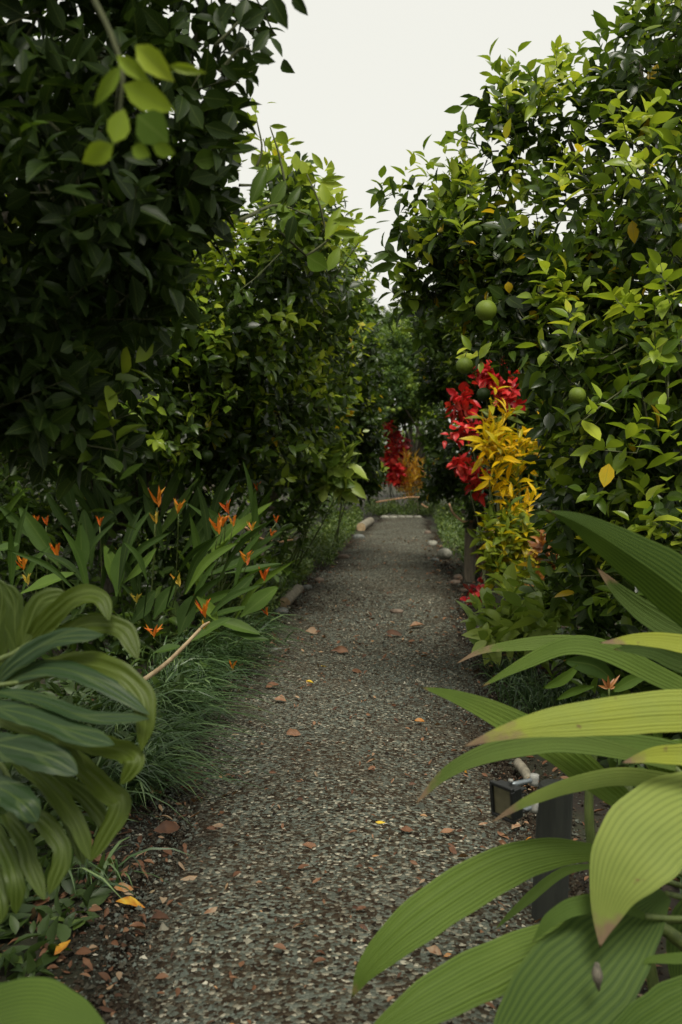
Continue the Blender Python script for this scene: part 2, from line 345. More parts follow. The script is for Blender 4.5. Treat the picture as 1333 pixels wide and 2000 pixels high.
def plain(name, c, rough=0.5, metal=0.0):
    m, N, L, b, out = nodes(name); tc = N.new('ShaderNodeTexCoord')
    n = N.new('ShaderNodeTexNoise'); n.inputs['Scale'].default_value = 30; n.inputs['Detail'].default_value = 4; L.new(tc.outputs['Object'], n.inputs['Vector'])
    r = ramp(N, [(0.3, tuple(x * 0.75 for x in c)), (0.7, tuple(min(1, x * 1.2) for x in c))]); L.new(n.outputs['Fac'], r.inputs[0]); L.new(r.outputs[0], b.inputs['Base Color'])
    b.inputs['Roughness'].default_value = rough; b.inputs['Metallic'].default_value = metal
    return m
M['black'] = plain('black_housing', (0.010, 0.011, 0.011), 0.35)
M['steel'] = plain('grey_bracket', (0.22, 0.25, 0.27), 0.4, 0.5)
M['lens'] = plain('yellowed_lens', (0.12, 0.11, 0.065), 0.15)
M['white'] = plain('white_knob', (0.36, 0.36, 0.33), 0.5)

# ------------------------------------------------------------------ leaf templates
def leaf_t(W=0.21, fold=0.25, droop=0.2, rows=3, peak=0.45, sharp=1.0, twist=0.0):
    """A leaf one unit long along +Y, upper face +Z, folded along its midrib."""
    vs = np.linspace(0, 1, rows + 2)
    V, U = [(0, 0, 0)], [(0, 0)]
    def w(v):
        a = (v / peak) if v < peak else (1 - v) / (1 - peak)
        return W * (math.sin(a * math.pi / 2) ** (0.8 if v < peak else sharp))
    for v in vs[1:-1]:
        h = w(v); z = -droop * v * v; tw = twist * v
        V += [(-h, v, z + fold * h - tw * h), (0, v, z), (h, v, z + fold * h + tw * h)]; U += [(-1, v), (0, v), (1, v)]
    V.append((0, 1, -droop)); U.append((0, 1)); n = len(V) - 1
    T = [(0, 2, 1), (0, 3, 2)]
    for i in range(rows - 1):
        a = 1 + 3 * i
        for j in (0, 1): T += [(a + j, a + j + 1, a + j + 4), (a + j, a + j + 4, a + j + 3)]
    a = 1 + 3 * (rows - 1); T += [(a, a + 1, n), (a + 1, a + 2, n)]
    return np.array(V, float), np.array(T), np.array(U, float)
T_CIT = [leaf_t(0.25, 0.30, 0.16), leaf_t(0.23, 0.45, 0.30, twist=0.2), leaf_t(0.28, 0.18, 0.02, twist=-0.25), leaf_t(0.22, 0.6, 0.22)]
T_FAR = [leaf_t(0.24, 0.35, 0.2, rows=1), leaf_t(0.22, 0.2, 0.05, rows=1, twist=0.3)]
T_CRO = [leaf_t(0.19, 0.35, 0.5, rows=4, peak=0.5), leaf_t(0.17, 0.5, 0.28, rows=4, twist=0.3), leaf_t(0.21, 0.2, 0.7, rows=4)]
T_RED = [leaf_t(0.30, 0.25, 0.35, rows=3, peak=0.5), leaf_t(0.27, 0.4, 0.6, rows=3, twist=0.3), leaf_t(0.33, 0.2, 0.15, rows=3)]
T_DEAD = [leaf_t(0.26, 0.75, -0.35, rows=5, twist=0.6), leaf_t(0.22, 0.4, 0.45, rows=5, twist=-0.8), leaf_t(0.30, 0.95, -0.2, rows=5, twist=0.3), leaf_t(0.20, -0.6, 0.5, rows=5, twist=0.7, peak=.3)]

_lm = {}
def leaf_mesh(tset, k, tint, mat):
    tb = round(float(tint) * 12) / 12
    key = (id(tset), k, tb, mat.name)
    if key not in _lm:
        V, T, U = tset[k]; _lm[key] = make_mesh('leaf', V, T, mat, U, tb)
    return _lm[key]
def frames(d, n):
    d = nz(d); n = nz(n - (n * d).sum(-1, keepdims=True) * d); x = np.cross(d, n)
    return np.stack([x, d, n], -1)                       # columns
def clusters(pos, out, opt):
    """Leafy shoots: every shoot carries leaves in a spiral. Returns arrays per leaf and per twig."""
    n = len(pos); k = rng.integers(opt['k'][0], opt['k'][1] + 1, n)
    axis = nz(out * opt.get('out', 0.7) + np.array([0, 0, opt.get('up', 0.5)]) + rng.normal(0, opt.get('rand', 0.45), (n, 3)))
    idx = np.repeat(np.arange(n), k); first = np.cumsum(k) - k
    i = np.arange(len(idx)) - first[idx]; f = (i + 0.5) / k[idx]
    A = axis[idx]
    ref = nz(np.cross(A, rng.normal(0, 1, (n, 3))[idx])); ref2 = np.cross(A, ref)
    az = i * 2.39996 + rng.uniform(0, 6.28, n)[idx]
    rad = ref * np.cos(az)[:, None] + ref2 * np.sin(az)[:, None]
    ang = np.radians(opt.get('a0', 85) * (1 - f) + opt.get('a1', 28) * f) + rng.normal(0, 0.22, len(idx))
    d = nz(A * np.cos(ang)[:, None] + rad * np.sin(ang)[:, None] + np.array([0, 0, -opt.get('sag', 0.15)]))
    nn = A + np.array([0, 0, opt.get('flat', 0.5)]) + rng.normal(0, 0.3, d.shape)
    tl = opt['twig'] * (0.7 + 0.6 * rng.random(n))
    base = pos[idx] + A * (tl[idx] * (f - 0.6))[:, None]
    size = opt['len'] * (0.62 + 0.55 * rng.random(len(idx))) * (1 - 0.25 * f)
    if 'size' in opt: size = size * opt['size'][idx]
    return idx, base, d, nn, size, (pos - axis * (tl * 0.75)[:, None], pos + axis * (tl * 0.4)[:, None])
def scatter(blobs, n, p=0.36):
    B = np.array([b[1:5] if b[0] == 'w' else [*P(*b[:3]), b[3] * b[2] / F] for b in blobs], float); wt = B[:, 3] ** 2.2 * np.array([b[5] if b[0] == 'w' and len(b) > 5 else 1.0 for b in blobs])
    j = rng.choice(len(B), n, p=wt / wt.sum())
    o = nz(rng.normal(0, 1, (n, 3))); q = rng.random(n) ** p
    return B[j, :3] + o * (B[j, 3] * q)[:, None] * np.array([1, 1.25, 1]), o, q, B
def leaves_to_parts(root, data, tset, mat, n_parts, cell=11, name='leaf', rest='foliage', min_px=9):
    """The leaves that show largest become single leaf parts, the rest one part of kind stuff."""
    base, d, nn, size, tint, tk = data
    R = frames(d, nn); x, y, dep = proj(base + d * size[:, None] * 0.5)
    ok = (x > 2) & (x < 1331) & (y > 2) & (y < 1998) & (dep > 0.2)
    cid = (np.clip(x, 0, 1332) // cell).astype(int) * 1000 + (np.clip(y, 0, 1999) // cell).astype(int)
    order = np.lexsort((dep, cid)); seen = np.zeros(len(x), bool)
    c_s = cid[order]; seen[order[np.r_[True, c_s[1:] != c_s[:-1]]]] = True
    face = np.abs((R[:, :, 2] * nz(base - C0)).sum(1)) + 0.25
    score = np.where(ok & seen, size / np.maximum(dep, .1) * F * np.minimum(face, 1.0), 0)
    pick = np.argsort(-score)[:n_parts]; pick = pick[score[pick] > min_px]
    S = np.zeros((len(x), 3, 3)); S[:] = R * size[:, None, None]
    for q in pick:
        mw = np.eye(4); mw[:3, :3] = S[q]; mw[:3, 3] = base[q]
        link(name, leaf_mesh(tset, int(tk[q]), tint[q], mat), root, mw)
    keep = np.ones(len(x), bool); keep[pick] = False
    acc = Acc()
    for k, (V, T, U) in enumerate(tset):
        m = np.where(keep & (tk == k))[0]
        if not len(m): continue
        W = np.einsum('nij,vj->nvi', S[m], V) + base[m][:, None]
        TT = (T[None] + (np.arange(len(m)) * len(V))[:, None, None]).reshape(-1, 3)
        acc.add(W.reshape(-1, 3), TT, np.tile(U, (len(m), 1)), np.repeat(tint[m], len(V)))
    if acc.n:
        o = acc.build(rest, mat, root); o['kind'] = 'stuff'
    return acc.n

fruit_me = None
def fruit(root, px, py, rpx, depth, tone=0.3):
    global fruit_me
    if fruit_me is None:
        a, b = 16, 10
        th = np.linspace(0, 2 * np.pi, a, endpoint=False); ph = np.linspace(0.05, np.pi - 0.05, b)
        V = np.array([[math.sin(p) * math.cos(t), math.sin(p) * math.sin(t), math.cos(p) * 0.97 - 0.06 * math.exp(-(p / 0.3) ** 2)] for p in ph for t in th])
        fruit_me = make_mesh('fruit', V, gtris(b, a, True)[:, ::-1], M['fruit'])
    r = rpx * depth / F; mw = np.eye(4); mw[:3, :3] *= r; mw[:3, 3] = P(px, py, depth)
    o = link('fruit', fruit_me, root, mw); o.color = (tone, tone, tone, 1)
    st = tube([P(px, py, depth) + np.array([0, 0, r * 0.86]), P(px + 2, py, depth) + np.array([0.004, 0, r * 1.6])], [0.0022, 0.0016], 5)
    link('stalk', make_mesh('stalk', st[0] - P(px, py, depth), st[1], M['twig']), None).parent = o
    so = o.children[0]; so.matrix_basis = Matrix.Scale(1 / r, 4)
def px_leaf(root, a, b, wpx, depth, tint, mat, tset=T_CIT, tilt=0.0, depth2=None, name='leaf', W0=0.22):
    """One leaf from base pixel a to tip pixel b."""
    p, q = P(*a, depth), P(*b, depth if depth2 is None else depth2)
    d = q - p; L = np.linalg.norm(d); view = nz(C0 - p)
    n = Matrix.Rotation(tilt, 3, Vector(d)) @ Vector(view)
    R = frames(d[None], np.array(n)[None])[0]
    k = int(rng.integers(len(tset))); sw = (wpx * depth / F) / (2 * W0) 
    mw = np.eye(4); mw[:3, 0] = R[:, 0] * sw; mw[:3, 1] = R[:, 1] * L; mw[:3, 2] = R[:, 2] * L; mw[:3, 3] = p
    return link(name, leaf_mesh(tset, k, tint, mat), root, mw)

def citrus_tree(name, label, base, h, blobs, n, opt, n_parts, mat, tset, fruits=(), extra=(), keepout=(), group=None, tint=(0.05, 0.42), young=0.14, traced=(), limb_r=0.045, cat='tree', sky=SKY):
    root = empty(name, base, label, cat, group)
    base = np.array(base, float)
    pos, out, q, B = scatter(blobs, n)
    px, py, dep = proj(pos)
    ok = ~inpoly(px, py, sky) & ~inpoly(px, py, PATHPOLY) & ((dep > 0.9) | ((dep < 0.1) & (np.linalg.norm(pos - C0, axis=1) > 0.75))) & (pos[:, 2] > 0.12)
    for poly, pr in keepout: ok &= ~(inpoly(px, py, poly) & (rng.random(n) > pr))
    pos, out, q = pos[ok], out[ok], q[ok]
    size = np.ones(len(pos)); forced = np.full(len(pos), -1.0)
    if len(extra):
        e = np.array(extra, float); ep = np.array([P(*r[:3]) for r in e])
        pos = np.vstack([pos, ep]); out = np.vstack([out, nz(C0 - ep) * 0.5 + np.array([0, 0, 0.5])]); q = np.r_[q, np.ones(len(e))]
        forced = np.r_[forced, e[:, 3]]; size = np.r_[size, e[:, 4]]
    idx, lb, d, nn, sz, tw = clusters(pos, out, dict(opt, size=size))
    yng = rng.random(len(pos)) < young * np.clip(0.35 + out[:, 2], 0, 1) * (q > 0.72) * 2
    ct = np.where(yng, rng.uniform(0.6, 0.86, len(pos)), tint[0] + (tint[1] - tint[0]) * rng.random(len(pos)) ** 1.6)
    ct = np.where(forced >= 0, forced, ct)
    lt = np.clip(ct[idx] + rng.normal(0, 0.06, len(idx)), 0, 0.92)
    lt[rng.random(len(idx)) < opt.get('yellow', 0.004)] = 1.0
    lx, ly, ld = proj(lb + d * sz[:, None] * 0.6)
    good = ~(inpoly(lx, ly, PATHPOLY)) & ((ld > 0.85) | ((ld < 0) & (np.linalg.norm(lb - C0, axis=1) > 0.6)))
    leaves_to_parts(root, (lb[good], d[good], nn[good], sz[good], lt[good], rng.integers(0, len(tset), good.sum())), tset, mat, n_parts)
    for t in traced: px_leaf(root, *t, mat)
    # trunk, one limb for each mass of the crown, thin twigs
    top = base + np.array([rng.normal(0, 0.05), rng.normal(0, 0.05), h])
    tr = tube([base + np.array([0, 0, -0.05]), base + np.array([0.02, 0.01, h * 0.25]), base + np.array([-0.03, 0.03, h * 0.6]), top], [limb_r * 2.3, limb_r * 1.7, limb_r * 1.5, limb_r * 1.3], 10, 10)
    link('trunk', make_mesh('trunk', *tr[:2], M['bark'], tr[2]), root)
    acc = Acc()
    for c in B:
        mid = top * 0.5 + c[:3] * 0.5 + rng.normal(0, 0.12, 3) * np.linalg.norm(c[:3] - top) * 0.6
        lv = tube([top - np.array([0, 0, 0.1]), mid, c[:3]], [limb_r, limb_r * 0.6, limb_r * 0.22], 6, 9)
        x_, y_, d_ = proj(np.array([mid, c[:3]]))
        if inpoly(x_, y_, SKY).any() or c[3] < 0.3 or (np.linalg.norm(lv[0] - C0, axis=1) < 1.9).any(): continue
        link('branch', make_mesh('branch', *lv[:2], M['bark'], lv[2]), root)
    pick = rng.permutation(len(pos))[:min(len(pos), opt.get('twigs', 700))]
    j = np.argmin(((pos[pick][:, None] - B[None, :, :3]) ** 2).sum(-1), 1)
    for a, jj in zip(pick, j):
        if np.linalg.norm(pos[a] - C0) < 1.3 or np.linalg.norm(B[jj, :3] * 0.55 + pos[a] * 0.45 - C0) < 1.3: continue
        s = B[jj, :3] * 0.55 + pos[a] * 0.45
        V, T, U = tube([s, (s + tw[0][a]) / 2 + rng.normal(0, 0.02, 3), tw[0][a], tw[1][a]], [0.0055, 0.004, 0.003, 0.0015], 3, cap=False)
        acc.add(V, T, U)
    if acc.n: acc.build('twigs', M['twig'], root)['kind'] = 'stuff'
    for f in fruits: fruit(root, *f)
    return root

def blade(ctrl, depth, width, tilt=0.0, fold=0.15, pleats=0, amp=0.0, na=26, nc=9, prof=None, lift=0.0, ripple=0.0, ragged=0.03, crease=0.0):
    """A strap or lobe of leaf along a curve of pixels (base to tip); width in pixels at its widest."""
    k = len(ctrl); dd = np.interp(np.linspace(0, 1, k), np.linspace(0, 1, len(depth)), depth) if hasattr(depth, '__len__') else np.full(k, depth)
    c = spline(np.array([P(x, y, d) for (x, y), d in zip(ctrl, dd)]), na)
    seg = np.r_[0, np.cumsum(np.linalg.norm(np.diff(c, axis=0), axis=1))]; v = seg / seg[-1]
    T = nz(np.gradient(c, axis=0)); view = nz(C0 - c)
    side = nz(np.cross(T, view)); N = np.cross(side, T)
    tl = np.interp(v, np.linspace(0, 1, len(tilt)), tilt) if np.ndim(tilt) else np.full(na, float(tilt))
    s2 = side * np.cos(tl)[:, None] + N * np.sin(tl)[:, None]; N = np.cross(s2, T)
    pr = prof or [(0, 0.28), (0.15, 0.62), (0.4, 1.0), (0.6, 0.97), (0.8, 0.66), (0.93, 0.27), (1, 0.0)]
    w = np.interp(v, [p[0] for p in pr], [p[1] for p in pr])
    # smooth the width profile
    for _ in range(2): w[1:-1] = (w[:-2] + 2 * w[1:-1] + w[2:]) / 4
    half = w * width * 0.5 * np.interp(v, np.linspace(0, 1, k), dd) / F
    u = np.linspace(-1, 1, nc)
    z = fold * np.abs(u)[None] * half[:, None] - lift * (1 - u[None] ** 2) * half[:, None]
    if ripple: z = z + ripple * half[:, None] * np.sin(v[:, None] * rng.uniform(7, 12) + u[None] * rng.uniform(1, 3) + rng.uniform(0, 6))
    if pleats: z = z + amp * (0.65 + 0.35 * np.sin(5 * v[:, None] + 3 * u[None] + rng.uniform(0, 6))) * half[:, None] / (math.pi * pleats) * np.sin(u[None] * math.pi * pleats)
    f1, f2, f3, f4 = rng.uniform(0, 6.28, 4)
    wl = 1 + ragged * (np.sin(v * 17 + f1) + 0.6 * np.sin(v * 41 + f2)); wr = 1 + ragged * (np.sin(v * 15 + f3) + 0.6 * np.sin(v * 37 + f4))
    wob = np.where(u[None] < 0, wl[:, None], wr[:, None])
    if crease: z = z + crease * half[:, None] * np.sin(u[None] * 9.4 + 2.0 * v[:, None] + f1) * np.clip(v[:, None] * 3, 0, 1)
    V = c[:, None] + s2[:, None] * ((u[None] * half[:, None]) * wob)[..., None] + N[:, None] * z[..., None]
    uv = np.stack(np.meshgrid(u, v), -1).reshape(-1, 2)
    return V.reshape(-1, 3), gtris(na, nc)[:, ::-1], uv
def put_blade(root, mat, tint, *a, name='leaf', **k):
    V, T, U = blade(*a, **k)
    return link(name, make_mesh(name, V, T, mat, U, tint), root)

# ------------------------------------------------------------------ ground, path, gravel
def height(x, y):
    return 0.016 * np.sin(x * 3.1 + 0.7 * y) + 0.008 * np.sin(1.9 * y - 1.3 * x) + 0.005 * np.sin(7.3 * x + 4.1 * y) + 0.004 * np.sin(11 * y - 6 * x)
ys = np.r_[np.linspace(-6, 1.6, 14), np.linspace(1.8, 9, 90), np.linspace(9.2, 21.0, 60)]
def edges(y):
    l = np.interp(y, [0, 2.6, 4.2, 10, 15, 21], [-0.78, -0.84, -1.12, -1.16, -0.95, -0.62]) + 0.05 * np.sin(y * 2.3) + 0.03 * np.sin(y * 5.9)
    r = np.interp(y, [0, 6, 10, 15, 21], [0.50, 0.55, 0.58, 0.5, 0.36]) + 0.05 * np.sin(y * 1.9 + 2) + 0.03 * np.sin(y * 6.7)
    return l, r
nx = 26; lx, rx = edges(ys)
X = lx[:, None] + (rx - lx)[:, None] * np.linspace(0, 1, nx)[None]; Y = np.repeat(ys[:, None], nx, 1)
e = np.minimum(np.linspace(0, 1, nx), 1 - np.linspace(0, 1, nx))[None] * 8
Z = np.maximum(0.030 * np.clip(e, 0, 1) + height(X, Y) * np.clip(e, 0, 1), 0.004)
Z[:, 0] = Z[:, -1] = -0.005
po = link('path', make_mesh('path', np.stack([X, Y, Z], -1).reshape(-1, 3), gtris(len(ys), nx), M['path'], np.stack([np.repeat(np.linspace(0, 1, nx)[None], len(ys), 0), np.repeat(ys[:, None], nx, 1)], -1).reshape(-1, 2))); po['kind'] = 'structure'
gx = np.r_[-400, -60, np.linspace(-12, 12, 40), 60, 400]; gy = np.r_[-400, -40, np.linspace(-6, 30, 60), 80, 500]
GX, GY = np.meshgrid(gx, gy)
gv = np.stack([GX, GY, np.zeros_like(GX)], -1).reshape(-1, 3)
go = link('ground', make_mesh('ground', gv, gtris(len(gy), len(gx)), M['soil'])); go['kind'] = 'structure'

def gravel(n, y0, y1, smin, smax, x0=-1.75, x1=1.1):
    x = rng.uniform(x0, x1, n); y = rng.uniform(y0, y1, n); l, r = edges(y)
    inside = (x > l) & (x < r); dist = np.maximum(l - x, x - r)
    sd = np.where(inside, -dist, -np.maximum(dist, 0)) + 0.10 * np.sin(7 * x + 5 * y) * np.sin(4 * y - 3 * x)
    keep = rng.random(n) < np.clip(0.5 + sd * 3.2, 0.0, 1.0)
    keep |= rng.random(n) < 0.16 * np.exp(-np.maximum(dist, 0) * 3)
    x, y, inside = x[keep], y[keep], inside[keep]; n = len(x)
    z = np.where(inside, 0.024 + height(x, y) * 0.8, 0.003)
    s = smin * (smax / smin) ** (rng.random(n) ** 2.0)
    O = np.array([[1, 0, 0], [-1, 0, 0], [0, 1, 0], [0, -1, 0], [0, 0, 1], [0, 0, -1]], float)
    T = np.array([[0, 2, 4], [2, 1, 4], [1, 3, 4], [3, 0, 4], [2, 0, 5], [1, 2, 5], [3, 1, 5], [0, 3, 5]])
    V = O[None] * (1 + rng.uniform(-0.35, 0.35, (n, 6, 1))) + rng.normal(0, 0.22, (n, 6, 3))
    V[..., 2] *= rng.uniform(0.5, 0.95, (n, 1))
    a = rng.uniform(0, 6.28, n); ca, sa = np.cos(a)[:, None], np.sin(a)[:, None]
    vx = V[..., 0] * ca - V[..., 1] * sa * 0.7; vy = V[..., 0] * sa + V[..., 1] * ca * 0.7
    W = np.stack([vx * s[:, None] + x[:, None], vy * s[:, None] + y[:, None], V[..., 2] * s[:, None] + (z + s * 0.2)[:, None]], -1)
    pat = np.sin(2.1 * x + 0.9 * y + np.sin(1.7 * y)) * np.sin(1.3 * x - 1.6 * y + 2) + 0.5 * np.sin(5.1 * x + 2.2 * y)
    l, r = edges(y); ed = np.exp(-np.minimum(np.abs(x - l), np.abs(r - x)) * 5)
    t = np.clip(0.44 + 0.25 * rng.normal(0, 1, n) + 0.17 * pat - 0.22 * ed, 0, 0.95); t[rng.random(n) < 0.006] = 1.0
    TT = (T[None] + (np.arange(n) * 6)[:, None, None]).reshape(-1, 3)
    return W.reshape(-1, 3), TT, np.repeat(t, 6)
acc = Acc()
for args in ((105000, 1.9, 4.3, 0.0026, 0.0105), (60000, 4.3, 7.5, 0.0036, 0.012), (30000, 7.5, 13, 0.005, 0.016), (1500, 1.9, 9, 0.010, 0.021)):
    V, T, t = gravel(*args); acc.add(V, T, None, t)
go2 = acc.build('gravel', M['gravel'], None, smooth=False)
tag(go2, 'loose grey and brown gravel stones strewn over the path', 'gravel', kind='stuff')

# fallen leaves too many to count, twigs and bits between the gravel
def litter(n, y0, y1, x0, x1, size, bias):
    x = rng.uniform(x0, x1, n); y = y0 + (y1 - y0) * rng.random(n) ** 1.2
    l, r = edges(y); dist = np.minimum(np.abs(x - l), np.abs(x - r)); inside = (x > l) & (x < r)
    keep = rng.random(n) < np.where(inside, 0.24 + 0.5 * np.exp(-dist * 6), bias)
    return x[keep], y[keep], inside[keep]
acc = Acc()
for (n, y0, y1, s0, x0, x1, bias) in ((6500, 1.9, 7, 0.022, -2.2, 1.6, .5), (6000, 6, 16, 0.032, -2.2, 1.6, .5), (1500, 1.7, 4.2, 0.034, -1.9, -0.7, .8), (500, 1.9, 4.5, 0.034, 0.4, 1.2, .8)):
    x, y, ins = litter(n, y0, y1, x0, x1, s0, bias)
    n = len(x); d = rng.normal(0, 1, (n, 3)) * np.array([1, 1, 0.18]); nn = np.array([0, 0, 1]) + rng.normal(0, 0.35, (n, 3))
    R = frames(d, nn); s = s0 * (0.5 + 1.3 * rng.random(n) ** 2); k = rng.integers(0, 4, n); b = np.stack([x, y, np.where(ins, 0.046 + height(x, y), 0.014)], -1)
    tt = np.clip(rng.choice([0.08, 0.24, 0.36, 0.48, 0.6, 0.72], n, p=[0.26, 0.24, 0.22, 0.15, 0.07, 0.06]) + rng.normal(0, 0.04, n), 0, 0.7)
    for q in range(4):
        m = np.where(k == q)[0]; V, T, U = T_DEAD[q]; V = V * np.array([0.8, 1, 0.8])
        W = np.einsum('nij,vj->nvi', R[m] * s[m][:, None, None], V) + b[m][:, None]
        acc.add(W.reshape(-1, 3), (T[None] + (np.arange(len(m)) * len(V))[:, None, None]).reshape(-1, 3), np.tile(U, (len(m), 1)), np.repeat(tt[m], len(V)))
lo = acc.build('leaf_litter', M['dead']); tag(lo, 'crumbled brown leaf litter scattered over path and soil', 'leaf litter', kind='stuff')

# ------------------------------------------------------------------ citrus trees
CROTON_WIN = [(872, 725), (935, 700), (1018, 705), (1062, 800), (1068, 1000), (1075, 1130), (905, 1150), (868, 960)]
FARWIN = [(700, 560), (848, 560), (860, 700), (862, 1010), (700, 1010), (650, 960), (690, 800)]
HELI = [(-100, 960), (230, 905), (540, 960), (560, 1230), (440, 1330), (-100, 1340)]
SIDE = [(835, 600), (935, 640), (925, 720), (880, 800), (905, 1000), (925, 1140), (850, 1060), (835, 1000)]

o1 = dict(len=0.112, twig=0.18, k=(5, 9), yellow=0.006, twigs=1100)
citrus_tree('citrus_tree', 'tall citrus tree with green oranges leaning over the path behind the palm grass', (2.0, 5.2, 0), 0.9,
    [(1250, 110, 4.8, 190), (1110, 270, 5.0, 140), (985, 320, 5.2, 90), (1000, 220, 5.2, 70), (845, 420, 5.2, 95), (920, 480, 5.2, 130), (1050, 490, 5.0, 190), (1250, 420, 4.6, 220), (1150, 700, 4.6, 200), (1310, 700, 4.2, 180), (850, 575, 5.4, 85), (980, 640, 5.2, 130), (1250, 950, 4.5, 190), (1130, 950, 4.9, 110), (1310, 1120, 4.2, 150), (1190, 1090, 5.0, 120), (1500, 500, 4.8, 260), (1500, 900, 4.8, 260), (1480, 80, 5.0, 260), (1200, 800, 5.9, 220), (1150, 1000, 5.9, 170)],
    3300, o1, 280, M['citrus'], T_CIT,
    fruits=[(950, 606, 21, 4.3, .95), (908, 714, 17, 4.5, .85), (925, 437, 10, 4.9, .6), (933, 450, 10, 4.85, .6), (951, 449, 10, 4.9, .6), (1128, 772, 17, 3.9, .9), (1010, 240, 9, 5.2), (945, 770, 14, 4.9), (1100, 1060, 11, 5.0)],
    extra=[(1160, 795, 3.75, .72, 1.15), (1240, 832, 3.7, .74, 1.1), (1310, 835, 3.6, .70, 1.1), (1185, 880, 3.8, .62, 1.1), (1265, 990, 3.7, .72, 1.1), (1300, 900, 3.6, .66, 1.1), (1050, 590, 4.6, .7, 1), (1085, 600, 4.6, .62, 1), (1170, 690, 4.2, .5, 1.1), (1300, 740, 3.8, .45, 1.2), (925, 690, 4.7, .8, .9), (800, 330, 5.2, .74, 1), (770, 370, 5.2, .7, 1), (835, 345, 5.2, .72, 1.1), (1110, 150, 5.1, .76, 1), (1085, 130, 5.1, .74, 1), (1000, 140, 5.2, .7, 1), (985, 170, 5.2, .7, 1), (1010, 470, 4.8, .6, 1), (1140, 450, 4.6, .64, 1), (1090, 310, 5, .7, 1), (900, 390, 5.1, .7, 1), (1190, 640, 4.4, .56, 1), (870, 300, 5.2, .66, 1), (1050, 710, 4.7, .62, 1), (1225, 120, 4.8, .55, 1.1), (1200, 60, 4.8, .5, 1.1), (1270, 20, 4.8, .5, 1.1), (1140, 560, 4.5, .6, 1), (1270, 560, 4.3, .5, 1.1), (962, 140, 5.2, .62, 1.1), (1003, 130, 5.2, .66, 1), (1080, 122, 5.1, .7, 1.1), (1128, 108, 5.1, .6, 1), (748, 368, 5.2, .6, 1.1), (742, 398, 5.2, .5, 1.1), (765, 500, 5.2, .35, 1.1), (1185, 75, 5, .5, 1.1), (1178, 100, 5, .55, 1), (1242, 15, 4.8, .45, 1.1), (1215, 50, 4.8, .5, 1.1), (912, 250, 5.1, .5, .9), (895, 290, 5.1, .62, 1), (1120, 840, 4.2, .6, 1.1), (1210, 760, 4, .55, 1.1), (1290, 620, 4.1, .6, 1.1), (1120, 500, 4.6, .66, 1.1), (980, 540, 4.8, .6, 1), (1240, 300, 4.5, .6, 1.1), (1300, 200, 4.5, .5, 1.1), (1160, 340, 4.8, .62, 1), (1020, 400, 5, .66, 1), (860, 460, 5.1, .55, 1), (1310, 480, 4.2, .6, 1.1)],
    keepout=[(CROTON_WIN, 0.03), (SIDE, 0.06), ([(930, 290), (1190, 200), (1240, 440), (1060, 480), (930, 440)], 0.42), ([(1200, -50), (1340, -50), (1340, 420), (1230, 420)], 0.75)], tint=(0.04, 0.62), young=0.42,
    traced=[((905, 210), (868, 218), 14, 5.1, .5), ((905, 215), (908, 268), 14, 5.1, .6), ((935, 190), (900, 205), 13, 5.1, .5), ((1100, 110), (1112, 82), 13, 5.1, .6), ((1125, 105), (1155, 92), 12, 5.1, .55), ((1235, 430), (1240, 475), 20, 4.2, 1.0), ((993, 550), (995, 572), 16, 4.7, 1.0), ((1035, 608), (1052, 624), 16, 4.7, 1.0), ((1190, 905), (1180, 952), 24, 3.7, 1.0), ((1065, 725), (1035, 758), 30, 4.3, .62), ((740, 372), (725, 405), 14, 5.2, .6), ((770, 345), (748, 362), 14, 5.2, .6), ((1000, 130), (997, 105), 14, 5.2, .6), ((985, 140), (958, 124), 14, 5.2, .6), ((785, 505), (730, 495), 20, 5.2, .3), ((775, 515), (722, 530), 20, 5.2, .3)])

citrus_tree('citrus_tree', 'rounded citrus tree with small glossy leaves rising behind the orange heliconias', (-2.6, 8.4, 0), 0.8,
    [(610, 430, 6.65, 75), (545, 480, 7.05, 120), (610, 570, 7.98, 130), (450, 610, 7.18, 180), (620, 680, 8.78, 125), (500, 800, 7.85, 170), (350, 700, 7.18, 160), (600, 840, 9.58, 110), (400, 870, 7.98, 130), (240, 800, 6.92, 170), (550, 340, 6.12, 55), (560, 940, 9.31, 95), (670, 610, 10.11, 75), (675, 500, 8.64, 45), (100, 850, 7.98, 200), (640, 780, 10.91, 80), (300, 450, 7.45, 160), (120, 600, 7.98, 220)],
    4300, dict(len=0.118, twig=0.2, k=(5, 9), yellow=0.002, twigs=900), 270, M['citrus'], T_CIT,
    fruits=[(470, 677, 11, 6.9, .6), (488, 677, 10, 6.9, .6), (525, 703, 10, 7.85), (612, 720, 8, 8.51), (360, 830, 10, 7.18), (405, 890, 12, 6.92), (500, 908, 11, 8.25), (617, 910, 8, 9.31)],
    extra=[(420, 660, 6.52, .62, .9), (350, 690, 6.38, .6, .9), (505, 765, 6.92, .5, 1), (440, 770, 6.65, .55, .9), (600, 600, 7.71, .4, 1), (640, 370, 5.85, .74, 1.0), (690, 440, 7.32, .68, 1), (560, 690, 7.71, .5, 1), (410, 580, 6.65, .55, .9), (300, 640, 6.12, .5, .9), (670, 480, 7.71, .6, 1), (480, 600, 6.65, .4, .9)],
    keepout=[(HELI, 0.25), (FARWIN, 0.05)], tint=(0.08, 0.66), young=0.42, group=None)

